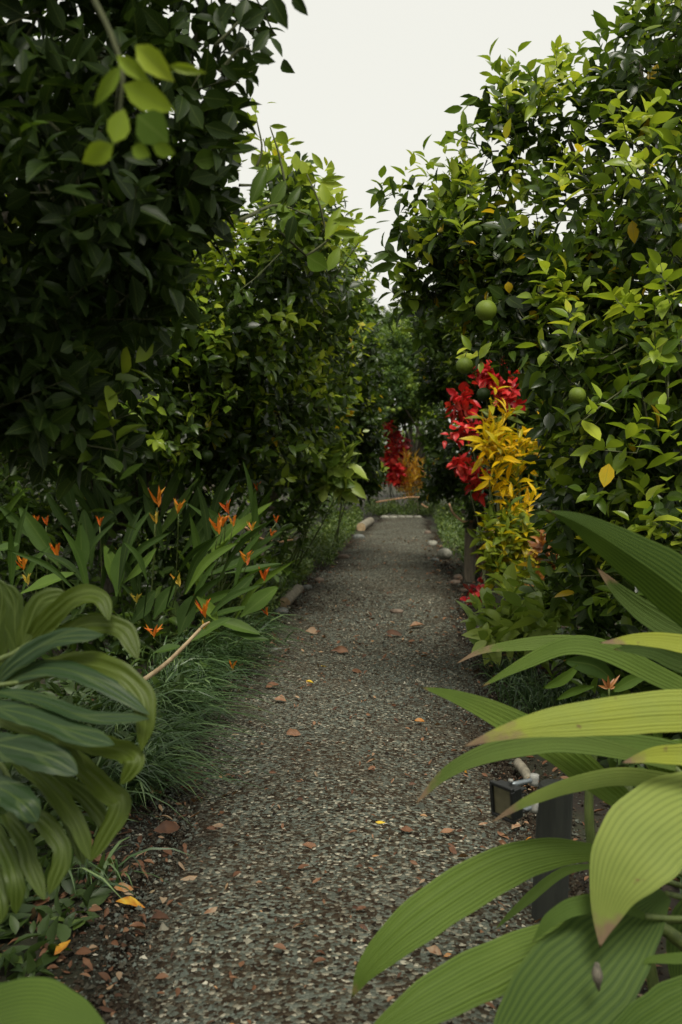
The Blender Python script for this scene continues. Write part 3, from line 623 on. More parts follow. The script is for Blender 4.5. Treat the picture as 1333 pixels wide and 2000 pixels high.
near = citrus_tree('citrus_tree', 'shaded citrus tree overhanging the path closest on the left with large blurred leaves', (-2.15, 2.4, 0), 1.0,
    [(90, 90, 2.5, 230), (310, 110, 2.5, 170), (420, 50, 2.7, 110), (150, 350, 2.4, 230), (370, 300, 2.6, 130), (90, 600, 2.6, 210), (300, 480, 2.6, 150), (420, 420, 2.8, 90), (60, 800, 2.7, 150), (160, 820, 2.9, 110), (-250, 300, 2.5, 280), (-200, 700, 2.6, 260), (100, -260, 2.5, 260), (380, -220, 2.6, 190), (60, 480, 3.4, 260), (230, 250, 3.4, 240), (180, 620, 3.5, 170), ('w', -1.5, 0.3, 3.1, 1.0, .2), ('w', -1.3, -1.2, 2.5, 1.2, .2), ('w', -0.6, 1.1, 3.6, 0.8, .2), ('w', 0.3, -0.9, 3.4, 1.0, .2), ('w', 1.3, -1.4, 2.4, 1.1, .2)],  # world-placed masses: unseen crown over and behind the camera, added to shade the foreground
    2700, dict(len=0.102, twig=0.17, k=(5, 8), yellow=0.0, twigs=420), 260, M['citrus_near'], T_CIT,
    fruits=[(232, 344, 44, 2.55), (325, 499, 36, 2.6), (285, 640, 24, 2.7)],
    extra=[(175, 725, 2.7, .62, 1.05), (240, 730, 2.6, .66, 1.0), (120, 770, 2.7, .7, 1.0), (215, 820, 2.6, .66, 1.0), (90, 740, 2.8, .6, 1), (180, 860, 2.7, .5, 1), (230, 960, 2.5, .3, 1), (480, 275, 3.2, .68, .62), (520, 300, 3.2, .74, .62), (560, 335, 3.2, .7, .66), (600, 350, 3.2, .72, .66), (640, 410, 3.2, .7, .7), (665, 445, 3.1, .72, .7), (690, 490, 3.1, .62, .7), (610, 420, 3.2, .55, .75), (560, 420, 3.1, .45, .8), (520, 370, 3.1, .5, .8), (500, 230, 3.3, .74, .45), (630, 350, 3.3, .74, .5)],
    keepout=[([(-200, 930), (600, 880), (600, 2100), (-200, 2100)], 0.04), ([(440, 180), (720, 180), (720, 900), (470, 900), (330, 640), (440, 420)], 0.04), ([(175, 85), (400, 85), (400, 325), (150, 325)], 0.45)], tint=(0.0, 0.26), young=0.02,  # low tint range paints the shade on this tree into its leaves
    traced=[((265, 88), (335, 155), 48, 1.4, 0.71), ((240, 165), (338, 216), 48, 1.4, 0.67), ((236, 128), (185, 207), 26, 1.4, 0.59), ((228, 108), (288, 158), 30, 1.4, 0.63), ((330, 128), (402, 142), 20, 1.4, 0.69), ((222, 280), (243, 212), 36, 1.4, 0.63), ((268, 225), (330, 278), 56, 1.4, 0.45), ((222, 282), (160, 318), 44, 1.4, 0.65), ((258, 288), (292, 304), 32, 1.4, 0.59), ((298, 286), (343, 300), 24, 1.4, 0.57),
        ((528, -10), (560, 52), 36, 2.1, .16), ((570, -8), (599, 27), 22, 2.1, .12), ((492, 104), (529, 54), 26, 2.3, .25), ((488, 108), (538, 121), 20, 2.3, .2), ((432, 126), (467, 160), 18, 2.3, .1), ((468, 52), (522, 19), 34, 2.3, .16), ((470, 52), (483, -8), 36, 2.3, .2), ((430, 40), (452, 5), 24, 2.3, .2), ((440, 62), (422, 10), 26, 2.3, .14), ((396, 190), (448, 196), 30, 2.3, .14), ((400, 245), (462, 264), 32, 2.3, .12), ((378, 315), (430, 306), 40, 2.4, .40), ((490, 400), (522, 318), 28, 2.7, .42), ((530, 400), (560, 350), 24, 2.7, .42), ((560, 405), (590, 362), 18, 2.7, .3), ((575, 420), (562, 475), 25, 2.7, .1), ((600, 500), (640, 525), 36, 2.9, .5), ((635, 470), (668, 400), 24, 3.0, .66), ((650, 430), (700, 435), 17, 3.0, .66), ((650, 455), (705, 460), 17, 3.0, .62), ((640, 530), (665, 480), 21, 3.0, .6),
        ((455, 262), (465, 232), 14, 3.2, .72), ((500, 222), (492, 187), 13, 3.2, .74), ((500, 222), (488, 250), 14, 3.2, .72), ((500, 260), (470, 281), 15, 3.2, .72), ((527, 246), (561, 248), 9, 3.2, .7), ((540, 258), (563, 280), 22, 3.2, .66), ((520, 268), (530, 294), 12, 3.2, .7), ((580, 335), (577, 298), 16, 3.2, .72), ((632, 332), (608, 296), 13, 3.2, .68), ((565, 282), (596, 277), 8, 3.2, .7), ((545, 300), (535, 335), 18, 3.2, .7), ((560, 350), (545, 300), 20, 3.2, .7), ((620, 355), (575, 345), 24, 3.2, .74), ((625, 352), (676, 345), 12, 3.2, .7), ((625, 356), (670, 362), 16, 3.2, .74), ((480, 300), (455, 270), 18, 3.2, .7), ((510, 330), (490, 295), 20, 3.2, .7), ((640, 400), (628, 355), 20, 3.1, .72), ((468, 300), (450, 330), 20, 3.2, .6), ((505, 320), (530, 300), 18, 3.2, .7), ((600, 345), (590, 312), 16, 3.2, .72)], limb_r=0.04)
for pts in ([(500, 330), (512, 290), (502, 235)], [(560, 370), (545, 300), (528, 248)], [(640, 470), (625, 400), (600, 340)], [(430, 140), (470, 95), (500, 105)], [(420, 90), (460, 50), (480, 20)], [(600, 500), (640, 470), (660, 440)], [(150, -60), (205, 40), (238, 130), (236, 200), (228, 285)], [(470, 430), (540, 400), (600, 420)]):
    V, T, U = tube([P(x, y, 3.15 if x > 480 and y > 200 else (1.42 if x < 300 else 2.35)) for x, y in pts], [0.005, 0.002], 5, 8); link('twig', make_mesh('twig', V, T, M['twig'], U), near)

farL = dict(len=0.118, twig=0.2, k=(7, 11), yellow=0.002, twigs=250)
citrus_tree('citrus_tree', 'dark citrus tree with a yellow spray, second back along the left path edge', (-1.9, 12.6, 0), 0.7,
    [(690, 690, 12.2, 75), (700, 620, 13.4, 50), (660, 790, 11.6, 80), (700, 860, 12.2, 65), (640, 880, 11.0, 70), (650, 720, 11.0, 80), (720, 780, 13.4, 45), (700, 930, 12.8, 50), (590, 760, 12.2, 90)],
    1500, farL, 90, M['citrus'], T_CIT, fruits=[(711, 820, 6, 10), (719, 827, 6, 10.1)], keepout=[(SKY, 0), ([(742, 600), (842, 600), (835, 1010), (748, 1010)], 0.03)], tint=(0.05, 0.45), young=0.1)
citrus_tree('citrus_tree', 'narrow dark citrus tree behind the red and yellow croton at the right path edge', (1.25, 11.6, 0), 0.7,
    [(880, 640, 10.5, 70), (865, 740, 11, 55), (855, 850, 12, 42), (870, 930, 11.5, 45), (910, 560, 9.5, 60), (850, 940, 12.5, 36), (940, 700, 10, 80), (960, 860, 10.5, 100), (1000, 960, 10.5, 100), (850, 690, 12, 40), (1050, 800, 10.5, 120)],
    1700, farL, 80, M['citrus'], T_CIT, keepout=[([(760, 560), (805, 560), (822, 700), (834, 1010), (760, 1010)], 0.05)], tint=(0.04, 0.42), young=0.08)
bk = dict(len=0.12, twig=0.28, k=(8, 13), yellow=0.0, twigs=150)
citrus_tree('citrus_tree', 'sunlit pale citrus tree with small fruit closing the far end of the path', (0.1, 24.5, 0), 1.0,
    [(790, 700, 22, 70), (770, 760, 21, 45), (750, 680, 24, 45), (825, 670, 23, 55), (800, 620, 24, 36), (735, 740, 22, 40), (825, 760, 22, 50), (855, 610, 24, 40), (760, 630, 26, 26), (720, 640, 26, 30), (800, 820, 23, 40), (770, 810, 23, 36), (845, 700, 22, 40), (850, 800, 21.5, 34), (780, 850, 23, 30), (840, 640, 22, 40), (835, 870, 22.5, 26)],
    3600, bk, 0, M['far_leaf'], T_FAR, fruits=[(747, 800, 5, 20.2, .95), (758, 799, 5.5, 20.1, .95), (768, 802, 5, 20, .95), (781, 799, 4.5, 20.3, .9), (800, 755, 5, 20.2, .9), (735, 720, 5, 20.5, .9)], keepout=[([(775, 820), (845, 820), (845, 930), (775, 930)], 0.05)], tint=(0.08, 0.6), young=0.3)
citrus_tree('citrus_tree', 'pale grey green tree glimpsed in the gap beyond the far orange croton', (0.9, 31, 0), 1.0,
    [(805, 870, 30, 36), (830, 850, 30, 40), (790, 900, 30, 34), (850, 900, 30, 40), (760, 900, 30, 30), (740, 850, 30, 40)], 900, dict(bk, len=0.13), 0, M['far_leaf'], T_FAR, tint=(0.3, 0.7), young=0.6)
citrus_tree('citrus_tree', 'broad dark tree filling the background left of the far red croton', (-2.5, 23, 0), 1.0,
    [(650, 700, 22, 80), (720, 820, 20, 50), (690, 900, 20, 60), (600, 800, 20, 110), (500, 800, 18, 150), (735, 930, 19.5, 34), (420, 700, 18, 150), (640, 600, 22, 60)], 1700, dict(bk, len=0.15), 0, M['far_leaf'], T_FAR, tint=(0.05, 0.5), young=0.1, keepout=[([(738, 600), (842, 600), (835, 1010), (745, 1010)], 0.04)])
citrus_tree('citrus_tree', 'broad dark tree filling the background right of the path end', (3.2, 22, 0), 1.0,
    [(900, 720, 20, 70), (980, 700, 18, 110), (1100, 750, 17, 150), (870, 850, 20, 34), (860, 930, 20, 30), (950, 900, 18, 90), (1100, 950, 17, 130), (1250, 850, 15, 180)], 1900, dict(bk, len=0.15), 0, M['far_leaf'], T_FAR, tint=(0.05, 0.5), young=0.1, keepout=[([(738, 560), (842, 560), (835, 1010), (745, 1010)], 0.04)])

# the rows of trees go on to both sides and behind the place the picture was taken from
side = dict(len=0.16, twig=0.3, k=(7, 11), yellow=0.0, twigs=60)
for lab, base, bl, n in (
    ('dark citrus tree of the next row seen through gaps behind the heliconias', (-5.2, 9.5, 0), [('w', -5.2, 9.5, 1.9, 1.9), ('w', -4.3, 11.5, 1.6, 1.5), ('w', -5.0, 7.6, 1.5, 1.5), ('w', -4.2, 9.4, .8, .9)], 1500),
    ('dark citrus tree of the next row closing the view behind the rounded left tree', (-5.5, 14.5, 0), [('w', -5.0, 14.5, 2.0, 2.0), ('w', -3.6, 16.5, 1.6, 1.5), ('w', -3.8, 14.0, 1.0, 1.0)], 1100),
    ('dark citrus tree of the next row showing between branches on the far right', (5.0, 9.0, 0), [('w', 5.0, 9.0, 1.7, 1.8), ('w', 3.6, 10.5, 1.3, 1.3), ('w', 4.2, 7.5, 1.0, 1.2)], 1200)):
    citrus_tree('citrus_tree', lab, base, 0.8, bl, n, side, 0, M['citrus'], T_FAR, tint=(0.03, 0.42), young=0.06)

# ------------------------------------------------------------------ crotons and cordylines along the path
def bush(name, label, cat, base, blobs, n, opt, n_parts, mat, tset, tint, stems=5, group=None, keepout=(), stem_mat='stem', min_px=9):
    root = empty(name, base, label, cat, group); base = np.array(base, float)
    pos, out, q, B = scatter(blobs, n, opt.get('p', 0.4))
    px, py, dep = proj(pos); ok = ~inpoly(px, py, PATHPOLY) & (pos[:, 2] > 0.03)
    for poly, pr in keepout: ok &= ~(inpoly(px, py, poly) & (rng.random(n) > pr))
    pos, out = pos[ok], out[ok]
    idx, lb, d, nn, sz, tw = clusters(pos, out, opt)
    ct = tint[0] + (tint[1] - tint[0]) * rng.random(len(pos)); lt = np.clip(ct[idx] + rng.normal(0, 0.12, len(idx)), 0, 1)
    g = lb[:, 2] > 0.02
    leaves_to_parts(root, (lb[g], d[g], nn[g], sz[g], lt[g], rng.integers(0, len(tset), g.sum())), tset, mat, n_parts, cell=9, min_px=min_px)
    for i in range(stems):
        c = B[i % len(B)]; t = c[:3] + rng.normal(0, 0.3, 3) * c[3]
        s = base + np.array([rng.normal(0, 0.05), rng.normal(0, 0.05), -0.02])
        tt = tube([s, s * 0.5 + t * 0.5 + rng.normal(0, 0.04, 3), t], [0.012, 0.008, 0.004], 5, 8)
        link('stem', make_mesh('stem', *tt[:2], M[stem_mat], tt[2]), root)
    return root
POSTWIN = [(880, 975), (946, 985), (946, 1150), (880, 1150)]
cro = dict(len=0.19, twig=0.24, k=(6, 10), a0=80, a1=20, sag=0.05, up=0.9, out=0.7, rand=0.5, flat=0.0)
g = G(985, 1140)
T_YEL = [leaf_t(0.15, 0.4, 0.4, rows=4), leaf_t(0.12, 0.5, 0.15, rows=4, twist=0.5), leaf_t(0.16, 0.3, 0.6, rows=4, twist=-.4)]
bush('yellow_croton', 'tall yellow croton with feathery green veined leaves beside the wooden post', 'shrub', (g[0] + .1, 9.2, 0),
     [(955, 850, 8.7, 42), (985, 900, 8.7, 50), (990, 815, 8.8, 42), (1005, 965, 8.8, 46), (950, 900, 8.6, 30), (1030, 870, 9, 44), (968, 785, 8.7, 22), (985, 770, 8.8, 16), (940, 830, 8.7, 20)], 46, dict(cro, p=.75), 240, M['yellow'], T_YEL, (0.25, 1.0), 6, keepout=[(POSTWIN, 0)])
bush('yellow_croton', 'lower green and yellow croton with narrow leaves under the tall yellow croton', 'shrub', (g[0], 8.6, 0),
     [(985, 1040, 8.3, 40), (970, 1090, 8.2, 38), (1020, 1050, 8.4, 40), (1010, 1110, 8.0, 36), (1060, 1080, 8.2, 36)], 60, dict(cro, len=0.16), 130, M['yellow'], T_CRO, (0.0, 0.5), 5, keepout=[(POSTWIN, 0)])
bush('orange_croton', 'small rusty orange croton with thin twisted leaves among dark foliage on the right', 'shrub', (g[0] + .5, 8.3, 0),
     [(1075, 1075, 7.9, 26), (1050, 1090, 7.9, 22), (1080, 1120, 7.8, 24)], 22, dict(cro, len=0.15), 50, M['orange_plant'], T_CRO, (0.1, 0.9), 3)
rd = dict(p=.65, len=0.12, twig=0.22, k=(5, 8), a0=85, a1=35, sag=0.35, up=0.4, out=0.6, rand=0.4, flat=0.4)
bush('red_copperleaf', 'bright red leafed shrub arching over the yellow croton by the rope post', 'shrub', (g[0] - .05, 9.9, 0),
     [(975, 735, 9.4, 28), (950, 725, 9.5, 18), (990, 765, 9.3, 20), (905, 770, 9.2, 17), (900, 800, 9.2, 15), (893, 850, 9.1, 15), (920, 830, 9.2, 17), (905, 905, 9.1, 16), (930, 925, 9.1, 18), (935, 960, 9.1, 14), (1000, 775, 9.3, 14)], 74, rd, 210, M['red'], T_RED, (0.45, 0.95), 7, stem_mat='twig')
bush('maroon_shrub', 'dull maroon and pink leafed shrub growing round the foot of the rope post', 'shrub', (g[0] - .2, 10.2, 0),
     [(938, 1000, 10.8, 16), (950, 1060, 10.9, 20), (945, 1100, 10.9, 18), (962, 1030, 10.8, 18)], 24, dict(rd, len=0.11), 70, M['maroon'], T_RED, (0.2, 0.9), 4, stem_mat='twig')
bush('red_seedling', 'low tuft of red leaves on the gravel edge below the rope post', 'plant', G(932, 1165),
     [(935, 1155, 9.2, 12), (920, 1165, 9.0, 9)], 9, dict(rd, len=0.1, k=(4, 6)), 40, M['red'], T_RED, (0.2, 0.8), 2, stem_mat='twig')
fr = dict(p=.7, len=0.2, twig=0.3, k=(7, 10), a0=80, a1=30, sag=0.4, up=0.5, out=0.6, rand=0.4)
bush('red_copperleaf', 'distant red shrub at the far end of the path behind the rope', 'shrub', (-0.35, 22.6, 0),
     [(750, 840, 22, 18), (760, 855, 22, 18), (765, 885, 21.8, 18), (757, 905, 21.8, 15), (772, 910, 21.6, 16), (768, 930, 21.6, 16), (785, 870, 21.9, 14), (745, 925, 22, 12)], 60, fr, 60, M['red'], T_RED, (0.3, 0.8), 5, stem_mat='twig', min_px=9)
bush('orange_croton', 'distant orange and yellow croton at the far end of the path beside the red shrub', 'shrub', (0.45, 22.2, 0),
     [(795, 905, 21.6, 15), (812, 915, 21.6, 15), (800, 935, 21.6, 17), (785, 945, 21.8, 16), (822, 940, 21.8, 16), (800, 960, 22, 16), (835, 920, 21.8, 14)], 70, dict(fr, len=0.24, up=1.5, sag=-0.1, a0=55, a1=15), 70, M['orange_plant'], [leaf_t(0.09, 0.4, 0.3, rows=3), leaf_t(0.08, 0.5, 0.1, rows=3, twist=.3), leaf_t(0.1, 0.2, 0.4, rows=3)], (0.5, 1.0), 5)
bush('red_seedling', 'single small red leafed shoot among dark leaves left of the far red shrub', 'plant', (-1.15, 14.0, 0), [(697, 853, 13, 7), (704, 848, 13, 4)], 5, dict(rd, len=0.12, k=(4, 6)), 20, M['red'], T_RED, (0.3, 0.6), 2, stem_mat='twig')
bush('broadleaf_plant', 'yellow green broad leafed plant leaning to the path from the left hedge', 'plant', (-1.3, 10.4, 0),
     [(660, 905, 9.4, 22), (640, 925, 9.3, 20), (672, 940, 9.4, 18), (630, 890, 9.4, 16)], 22, dict(cro, len=0.24, k=(5, 8), sag=0.15), 70, M['shrub'], T_CIT, (0.35, 1.0), 4)
yl = empty('yellow_croton', (-1.2, 10.4, 0), 'single bright yellow leaf spray poking from the dark hedge on the left', 'plant')
for a, b, w in (((690, 806), (650, 795), 16), ((692, 808), (655, 806), 14), ((668, 803), (695, 802), 13), ((660, 800), (690, 812), 14), ((675, 800), (660, 790), 10)):
    px_leaf(yl, a, b, w, 9.3, 0.85, M['yellow'], T_CRO)
t_ = tube([np.array([-1.2, 10.4, 0]), P(640, 860, 9.6), P(672, 804, 9.3)], [0.01, 0.004], 5, 8); link('stem', make_mesh('stem', *t_[:2], M['stem'], t_[2]), yl)

sh = dict(len=0.20, twig=0.14, k=(5, 8), a0=80, a1=35, sag=0.1, up=0.6, out=0.6, rand=0.4, flat=0.6)
bush('leafy_shrub', 'low light green shrub spilling onto the gravel in front of the yellow croton', 'shrub', (0.78, 6.9, 0),
     [(985, 1200, 6.3, 62), (1075, 1170, 6.5, 66), (940, 1200, 6.4, 36), (1040, 1240, 6.1, 55), (960, 1245, 6.1, 34), (1110, 1150, 6.6, 40)], 52, dict(sh, p=.6, twig=.22), 230, M['shrub'], T_CIT, (0.5, 1.0), 6)
bush('leafy_shrub', 'dark leafy undergrowth shrub behind the palm grass stems on the right', 'shrub', (1.35, 5.2, 0),
     [(1180, 1180, 5.4, 90), (1290, 1250, 5.0, 100), (1180, 1270, 5.0, 70), (1120, 1300, 5.0, 45), (1350, 1400, 4.4, 150), (1240, 1400, 4.3, 90)], 200, dict(sh, len=0.12), 110, M['citrus'], T_CIT, (0.03, 0.4), 6)
bush('leafy_shrub', 'dark undergrowth shrub filling the gap beneath the heliconia leaves', 'shrub', (-2.1, 7.4, 0),
     [(120, 1080, 7.4, 120), (330, 1080, 7.4, 130), (470, 1090, 7.4, 90), (-60, 1050, 7.2, 150), (560, 1050, 9, 50), (380, 1220, 6.6, 70), (250, 1230, 6.6, 80), (150, 1220, 6.4, 100)], 360, dict(sh, len=0.13), 90, M['citrus'], T_CIT, (0.02, 0.36), 6)

for lab, base, bl, n in (
    ('dark low shrub under the hedge on the left verge beyond the heliconias', (-2.3, 11.0, 0), [('w', -2.2, 10.8, .45, .6), ('w', -2.9, 11.6, .5, .7), ('w', -3.0, 9.6, .5, .7)], 220),
    ('dark low shrub under the hedge further along the left verge', (-1.9, 15.0, 0), [('w', -1.8, 14.6, .5, .55), ('w', -2.3, 16.2, .6, .7), ('w', -1.7, 17.5, .55, .6), ('w', -1.4, 19.5, .5, .5)], 300),
    ('dark low shrub at the foot of the narrow tree on the right verge', (1.5, 13.5, 0), [('w', 1.35, 13.0, .5, .5), ('w', 1.6, 14.6, .6, .6), ('w', 1.2, 16.5, .5, .5), ('w', 1.1, 18.5, .5, .5)], 300),
    ('dark leafy bank closing the view behind the far red shrub', (0.2, 24.0, 0), [('w', -1.2, 24, .7, .8), ('w', 0.2, 24.5, .6, .8), ('w', 1.4, 24, .8, .9), ('w', -2.8, 23, .8, 1.0), ('w', 2.8, 22.5, .8, 1.0)], 420)):
    bush('leafy_shrub', lab, 'shrub', base, bl, n, dict(len=0.13, twig=0.2, k=(7, 10), a0=80, a1=35, sag=0.1, up=0.6, out=0.6, rand=0.4, flat=0.6), 0, M['citrus'], T_FAR, (0.05, 0.5), 4)

# low cover along the path edges
def cover(label, boxes, n, size, tint, name='ground_cover'):
    acc = Acc()
    for x0, x1, y0, y1, zh, wgt in boxes:
        m = int(n * wgt); x = rng.uniform(x0, x1, m); y = rng.uniform(y0, y1, m)
        z = zh * rng.random(m) ** 0.7 * (0.55 + 0.45 * np.sin(x * 9 + y * 5) * np.sin(y * 3.3 - x * 4))
        d = nz(rng.normal(0, 1, (m, 3)) + np.array([0, 0, 0.6])); nn = rng.normal(0, 0.5, (m, 3)) + np.array([0, 0, 1])
        R = frames(d, nn); s = size * (0.5 + rng.random(m)); t = np.clip(rng.normal(tint, 0.16, m), 0, 1)
        V, T, U = T_CIT[1] if size > .06 else T_FAR[0]; W = np.einsum('nij,vj->nvi', R * s[:, None, None], V) + np.stack([x, y, np.maximum(z, 0.01)], -1)[:, None]
        acc.add(W.reshape(-1, 3), (T[None] + (np.arange(m) * len(V))[:, None, None]).reshape(-1, 3), np.tile(U, (m, 1)), np.repeat(t, len(V)))
    o = acc.build(name, M['moss']); tag(o, label, 'ground cover', kind='stuff')
cover('low small leafed ground cover edging the path and the foot of the hedges',
      [(-1.65, -1.10, 7.6, 11.5, 0.32, .26), (-1.5, -0.92, 11.5, 20, 0.36, .28), (0.66, 1.1, 11, 14, 0.32, .10), (0.48, 1.0, 13, 20.5, 0.38, .16), (-0.95, 1.1, 21.1, 21.9, 0.42, .20)], 27000, 0.046, 0.52)
cover('dark low weeds covering the soil beneath the trees beside the path', [(0.85, 2.4, 1.6, 4.6, 0.2, .35), (-2.6, -1.15, 2.4, 5.2, 0.24, .7), (-1.5, -0.95, 2.0, 3.2, 0.07, .05), (-3.6, -1.3, 5, 12, 0.25, .5), (0.9, 3.0, 4.5, 12, 0.25, .5)], 9000, 0.07, 0.22, 'weeds')

# ------------------------------------------------------------------ ornamental grass
def grass(label, roots, n, length, spread, tint, lean):
    acc = Acc()
    for i in range(n):
        r = roots[rng.integers(len(roots))]
        b = np.array([r[0] + rng.normal(0, r[2]), r[1] + rng.normal(0, r[2]), 0.0])
        a = rng.uniform(0, 6.28); h = np.array([math.cos(a), math.sin(a), 0]) * spread * rng.uniform(0.4, 1.2) + np.array(lean) * rng.uniform(0.4, 1.2)
        L = length * rng.uniform(0.55, 1.2); up = rng.uniform(0.55, 1.0)
        t = np.linspace(0, 1, 6)[:, None]
        c = b + h * L * (t ** 1.3) + np.array([0, 0, 1]) * L * (up * t - (0.62 * up + 0.1) * t ** 2.3)
        c[:, 2] = np.maximum(c[:, 2], 0.015 + 0.02 * t[:, 0])
        s = nz(np.cross(h, [0, 0, 1.0]) + rng.normal(0, 0.25, 3)); w = 0.0044 * rng.uniform(0.7, 1.4) * np.array([1, 1, 0.95, 0.8, 0.5, 0.05])[:, None]
        V = np.stack([c - s * w, c + s * w], 1).reshape(-1, 3)
        acc.add(V, gtris(6, 2), np.stack([np.tile([-1, 1], 6), np.repeat(t[:, 0], 2)], 1), np.clip(rng.normal(tint, 0.22), 0, 1))
    o = acc.build('ornamental_grass', M['grass']); tag(o, label, 'grass', kind='stuff')
gl = [(*G(300, 1420)[:2], 0.09), (*G(330, 1370)[:2], 0.10), (*G(360, 1330)[:2], 0.11), (*G(250, 1490)[:2], 0.09), (*G(400, 1300)[:2], 0.12), (*G(230, 1560)[:2], 0.08), (*G(190, 1440)[:2], 0.14), (*G(450, 1260)[:2], .1)]
grass('grey green ornamental grass arching onto the gravel beneath the heliconias', gl, 3000, 0.58, 0.45, 0.36, (0.5, -0.1, 0))
gr = [(*G(1030, 1370)[:2], 0.08), (*G(1070, 1400)[:2], 0.09), (*G(1010, 1330)[:2], 0.06), (*G(1120, 1380)[:2], 0.1)]
grass('dark upright ornamental grass on the right path edge behind the palm grass', gr, 700, 0.40, 0.32, 0.38, (-0.12, 0, 0))
grass('sparse long grass blades hanging over the soil beside the split leaf plant', [(*G(190, 1620)[:2], 0.05), (*G(200, 1720)[:2], 0.05), (*G(130, 1740)[:2], .06)], 46, 0.42, 0.5, 0.5, (0.4, 0, 0))

# ------------------------------------------------------------------ heliconias with orange flowers
HK = 1.32
def heli_plant(label, base, leaves, fill, flowers, tint0):
    root = empty('heliconia', base, label, 'heliconia', 'orange heliconia clumps in the left bed')
    for a, b, w, d, t, tl in leaves:
        m = ((a[0] + b[0]) / 2 + (b[0] - a[0]) * rng.uniform(-.05, .05), (a[1] + b[1]) / 2 + rng.uniform(-4, 4))
        put_blade(root, M['heliconia'], t, [a, m, b], d * HK, w * 0.82, tilt=tl, fold=0.35, na=16, nc=5, prof=[(0, .12), (.15, .3), (.35, .85), (.5, 1), (.7, .82), (.88, .4), (1, 0)])
    (x0, x1, y0, y1, n) = fill
    for i in range(n):
        bx = rng.uniform(x0, x1); by = rng.uniform(y0, y1); d = HK * (rng.uniform(5.0, 6.0) if by < 1130 else rng.uniform(4.4, 5.0))
        an = rng.normal(0.15, 0.55); L = rng.uniform(100, 195); tip = (bx + math.sin(an) * L, by - math.cos(an) * L * 0.9)
        mid = (bx + math.sin(an) * L * .4, by - math.cos(an) * L * .55)
        put_blade(root, M['heliconia'], float(np.clip(rng.normal(tint0 - .02, .19), 0.03, .85)), [(bx, by), mid, tip], [d, d - 0.05, d - .12], rng.uniform(12, 22), tilt=rng.normal(0, .6), fold=0.35, na=12, nc=5, prof=[(0, .12), (.15, .3), (.35, .85), (.5, 1), (.7, .82), (.88, .4), (1, 0)])
    for f in flowers:
        x, y, hpx, d, t = f[:5]; d = d * HK; wide = f[5] if len(f) > 5 else 1.0
        c = P(x, y, d); sz = 0.95 * hpx * d / F
        foot = np.array([min(base[0], c[0]) + rng.normal(0, .08), base[1] + rng.normal(0, .1), 0.0])
        s = tube([foot, foot * 0.4 + c * 0.6 + np.array([0, .03, -.02]), c - np.array([0, 0, sz * .45])], [0.006, 0.004, 0.0035], 5, 8); link('stem', make_mesh('stem', *s[:2], M['stem'], s[2]), root)
        acc = Acc(); fl = None
        axis = nz(np.array([rng.normal(0, .15), -.15, 1.0])); s1 = nz(np.cross(axis, [0, 1, .2]))
        nb = int(rng.integers(5, 8))
        for k in range(nb):
            a = math.radians((9 + 8 * k) * wide) * (1 if k % 2 else -1); dr = axis * math.cos(a) + s1 * math.sin(a) + np.array([0, rng.normal(0, .25), 0])
            b = c - axis * sz * 0.45 + axis * sz * 0.11 * k
            V, T, U = T_BR[k % len(T_BR)]; R = frames(dr[None], (np.cross(dr, s1) * (1 if k % 2 else -1) + s1 * .3 + rng.normal(0, .2, 3))[None])[0]
            W = (V * sz * (1.0 - .09 * k)) @ R.T
            mesh = make_mesh('bract', W, T, M['bract'], U, float(np.clip(t + .22 + rng.normal(0, .22), 0, 1)))
            mw = np.eye(4); mw[:3, 3] = b
            if fl is None: fl = link('flower', mesh, root, mw); fl0 = b
            else:
                o = bpy.data.objects.new('bract', mesh); COL.objects.link(o); o.parent = fl; o.location = tuple(b - fl0)
    return root
T_BR = [leaf_t(0.095, 0.8, 0.15, rows=4, peak=0.3), leaf_t(0.08, 0.9, -0.15, rows=4, peak=0.3), leaf_t(0.085, 0.7, 0.3, rows=4, peak=.35)]
heli_plant('heliconia clump beside the left edge with two small orange blooms above the split leaf', (-2.4, 6.6, 0),
    [((120, 1110), (35, 985), 46, 5.0, .42, .3), ((150, 1050), (88, 958), 24, 5.3, .3, .5), ((70, 1060), (-5, 985), 26, 5.2, .34, .4), ((40, 1160), (150, 1118), 42, 4.5, .6, .9), ((10, 1080), (-20, 1000), 30, 5.2, .2, .3), ((-20, 1075), (40, 1062), 30, 4.6, .4, .9)],
    (-60, 120, 1050, 1180, 12), [(72, 1015, 20, 5.0, .2), (90, 1018, 22, 5.1, .1), (110, 1076, 36, 4.8, .1), (45, 1100, 34, 4.7, .35), (53, 1132, 26, 4.6, .95)], .3)
heli_plant('heliconia clump with wide upright leaves and one small orange bud left of centre', (-2.0, 6.7, 0),
    [((180, 1110), (163, 990), 44, 5.0, .3, .2), ((160, 1130), (158, 1020), 40, 4.9, .4, -.4), ((235, 1165), (203, 1062), 44, 4.6, .55, -.5), ((228, 1165), (238, 1063), 40, 4.55, .45, .5), ((240, 1140), (308, 1068), 24, 4.6, .55, .4), ((140, 1000), (112, 950), 22, 5.4, .2, 0), ((180, 1010), (120, 905), 20, 5.5, .5, .3), ((205, 1060), (185, 930), 30, 5.4, .15, .3)],
    (120, 250, 1030, 1180, 12), [(195, 1019, 24, 4.9, .2), (266, 1168, 26, 4.6, .9, 1.4)], .28)
